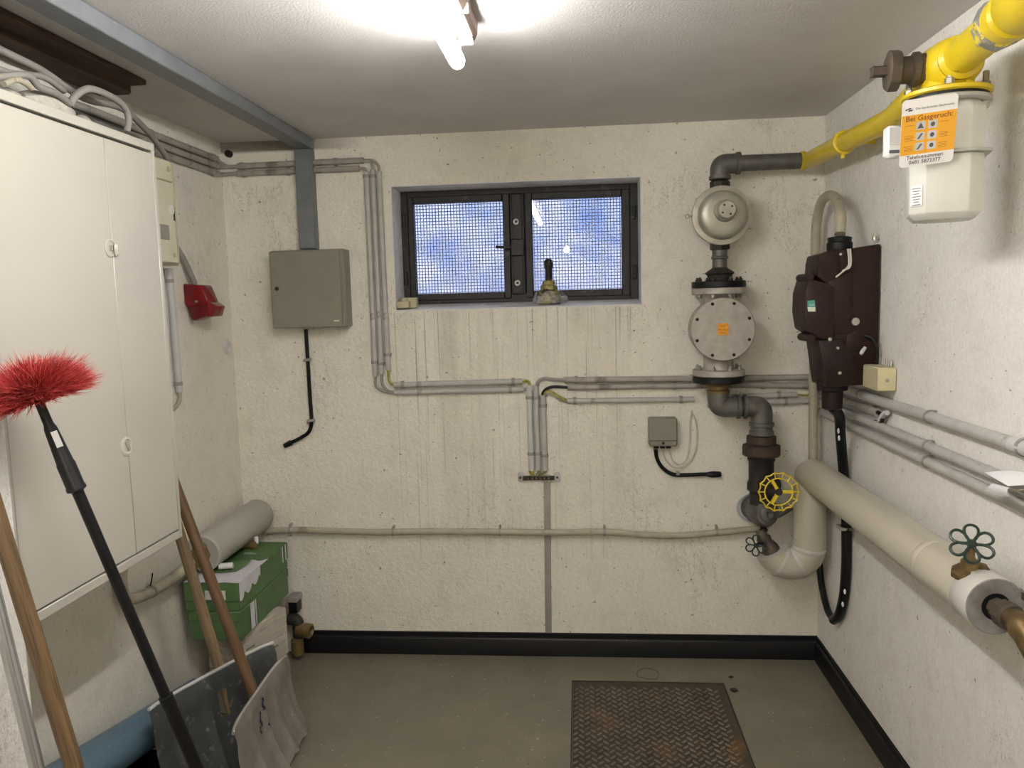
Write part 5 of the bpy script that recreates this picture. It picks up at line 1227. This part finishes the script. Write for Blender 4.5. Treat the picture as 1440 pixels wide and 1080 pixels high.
obj('support_bar', MB().obox(run1+rd*0.06+V((0.055, 0, 0.028)), rd, Z, X, 0.20, 0.018, 0.006, 0.001), 'brown_metal', ipr)
obj('blue_lever', MB().obox(o_+rd*0.10+V((0.0, 0, 0.032)), rd, X, Z, 0.06, 0.016, 0.010, 0.003), 'blue_plastic', ipr)
def petal_wheel(c_, ax, R_, n_, parent, r_=0.0034):
    u, v_, a = frame_of(ax); b = MB()
    for q in range(n_):
        th = 2*PI*q/n_+0.5; dc = u*math.cos(th)+v_*math.sin(th); dt = a.cross(dc)
        pts_ = []
        for k_ in range(20):
            s = k_/20*2*PI
            rad_ = R_*0.60-R_*0.44*math.cos(s); wd = R_*0.40*math.sin(s)*(0.55+0.45*(1-math.cos(s))/2)
            pts_.append(c_+dc*rad_+dt*wd)
        b.tube(pts_, r_, 6, closed=True)
    o = obj('hand_wheel', b, 'green_wheel', parent, label='dark green petal-shaped hand wheel')
    obj('hub', MB().lathe([(R_*0.22, -0.005), (R_*0.22, 0.004), (R_*0.12, 0.008), (0, 0.008)], c_, a, 14), 'green_wheel', o)
vb = rw(1368, 812, 0.11); vb = run1-rd*0.078+V((-0.020, 0, IR*0.93)); wc = vb+V((-0.002, -0.008, 0.062))
wax = V((-0.25, -0.72, 0.65)).normalized()
sv_ = thing('stop_valve', 'brass stop valve with green petal wheel on the right insulated pipe', 'valve', vb)
obj('escutcheon', MB().lathe([(0.042, -0.012), (0.040, 0.0), (0.030, 0.004), (0.018, 0.004)], vb, V((-0.25, -0.1, 1)), 9), 'brass', sv_)
obj('stem', MB().lathe([(0.020, 0), (0.020, 0.02), (0.014, 0.024), (0.009, 0.03), (0.008, 0.066)], vb, wc-vb, 12), 'brass_dull', sv_)
petal_wheel(wc, wax, 0.0455, 6, sv_)
# lower valve at the pipe end in the corner
e0 = arc[-1]; ed = (arc[-1]-arc[-2]).normalized()
lv = thing('stop_valve', 'small brass valve with green petal wheel below the gas inlet', 'valve', e0)
obj('valve_body', MB().tube(spline([e0-ed*0.004, e0+ed*0.03, e0+ed*0.05+V((-0.01, 0.01, 0.01)), e0+ed*0.07+V((-0.01, 0.02, 0.02))], 4), [0.036, 0.036, 0.035, 0.033, 0.030, 0.026, 0.026, 0.030, 0.030, 0.024, 0.02, 0.02, 0.02][:13], 12), 'brown_metal', lv)
obj('cut_face', MB().lathe([(0.03, 0.002), (0.05, 0.002), (IR+0.001, 0.0005)], e0, ed, 28), 'insulation_joint', ipr)
w2c = bw(1063, 767, 0.20)
obj('stem', MB().tube([e0+ed*0.035, w2c], 0.009, 10), 'dark_iron', lv)
petal_wheel(w2c, V((-0.35, -0.9, 0.1)), 0.041, 6, lv, 0.003)
obj('riser', MB().tube([e0+ed*0.06+V((-0.01, 0.015, 0.01)), bw(1074, 745, 0.10)], 0.016, 12), 'dark_iron', lv)

# ================================================================== floor plate
px0, px1, py0, py1 = -0.054, 0.564, 2.30, 3.112
fp = thing('floor_hatch', 'rusty steel checker plate hatch set in the floor', 'hatch', (0.25, 2.7, 0))
obj('plate', MB().box((px0+0.004, py0, 0.0005), (px1-0.004, py1-0.004, 0.004), 0.0008), 'plate_steel', fp)
b = MB(); fw = 0.004
b.box((px0-0.002, py0, 0.0003), (px0+0.0015, py1+0.002, 0.0045)); b.box((px1-0.0015, py0, 0.0003), (px1+0.002, py1+0.002, 0.0045)); b.box((px0+0.0015, py1-0.0015, 0.0003), (px1-0.0015, py1+0.002, 0.0045))
obj('rim', b, 'dark_iron', fp)
b = MB(); pit, piy = 0.0215, 0.0360
ny = int((py1-py0-0.034)/piy); nx_ = int((px1-px0-0.02)/pit)
for i in range(nx_):
    for j_ in range(ny):
        cx = px0+0.016+i*pit+0.004*random.uniform(-.15, .15); cy = py0+0.016+j_*piy+(piy/2 if i % 2 else 0)
        a = PI/4 if i % 2 == 0 else -PI/4
        du_ = V((math.cos(a), math.sin(a), 0)); dv_ = V((-math.sin(a), math.cos(a), 0)); c_ = V((cx, cy, 0.004))
        base = [(1.0, 0), (0.45, 0.8), (-0.45, 0.8), (-1.0, 0), (-0.45, -0.8), (0.45, -0.8)]
        A_ = [b.bm.verts.new(c_+du_*(x_*0.0150)+dv_*(y_*0.0060)) for x_, y_ in base]
        B_ = [b.bm.verts.new(c_+du_*(x_*0.0122)+dv_*(y_*0.0034)+Z*0.0034) for x_, y_ in base]
        for k_ in range(6): b.bm.faces.new((A_[k_], A_[(k_+1) % 6], B_[(k_+1) % 6], B_[k_]))
        b.bm.faces.new(B_)
obj('tread_pattern', b, 'tread_steel', fp, kind='stuff', label='raised lozenge treads in alternating directions')
# bits on the floor
for q, (px, py, s0, lb) in enumerate(((1028, 953, 0.008, 'tiny dark pebble on the floor behind the hatch corner'), (1032, 972, 0.013, 'larger dark pebble on the floor beside the hatch corner'))):
    p_ = fl(px, py, 0.0); b = MB(); rr = bmesh.ops.create_icosphere(b.bm, subdivisions=2, radius=1.0)
    for vt in rr['verts']:
        n_ = mnoise.noise(vt.co*1.5+V((q*5, 1, 0))); vt.co = p_+V((0, 0, s0*0.42))+V((vt.co.x*s0*1.2, vt.co.y*s0, vt.co.z*s0*0.45))*(1+0.3*n_)
        vt.co.z = max(vt.co.z, 0.0005)
    tag(obj('pebble', b, 'stone_dark', sharp=20), lb, 'pebble', 'pebbles on the floor')
lw_ = [fl(px, py, 0.002) for px, py in ((897, 953), (896, 945), (905, 940), (918, 941), (926, 947), (924, 954), (912, 955), (900, 952))]
tag(obj('wire_loop', MB().tube(spline(lw_, 5), 0.0011, 5), 'dark_iron'), 'thin dark wire loop lying on the floor behind the hatch', 'wire')
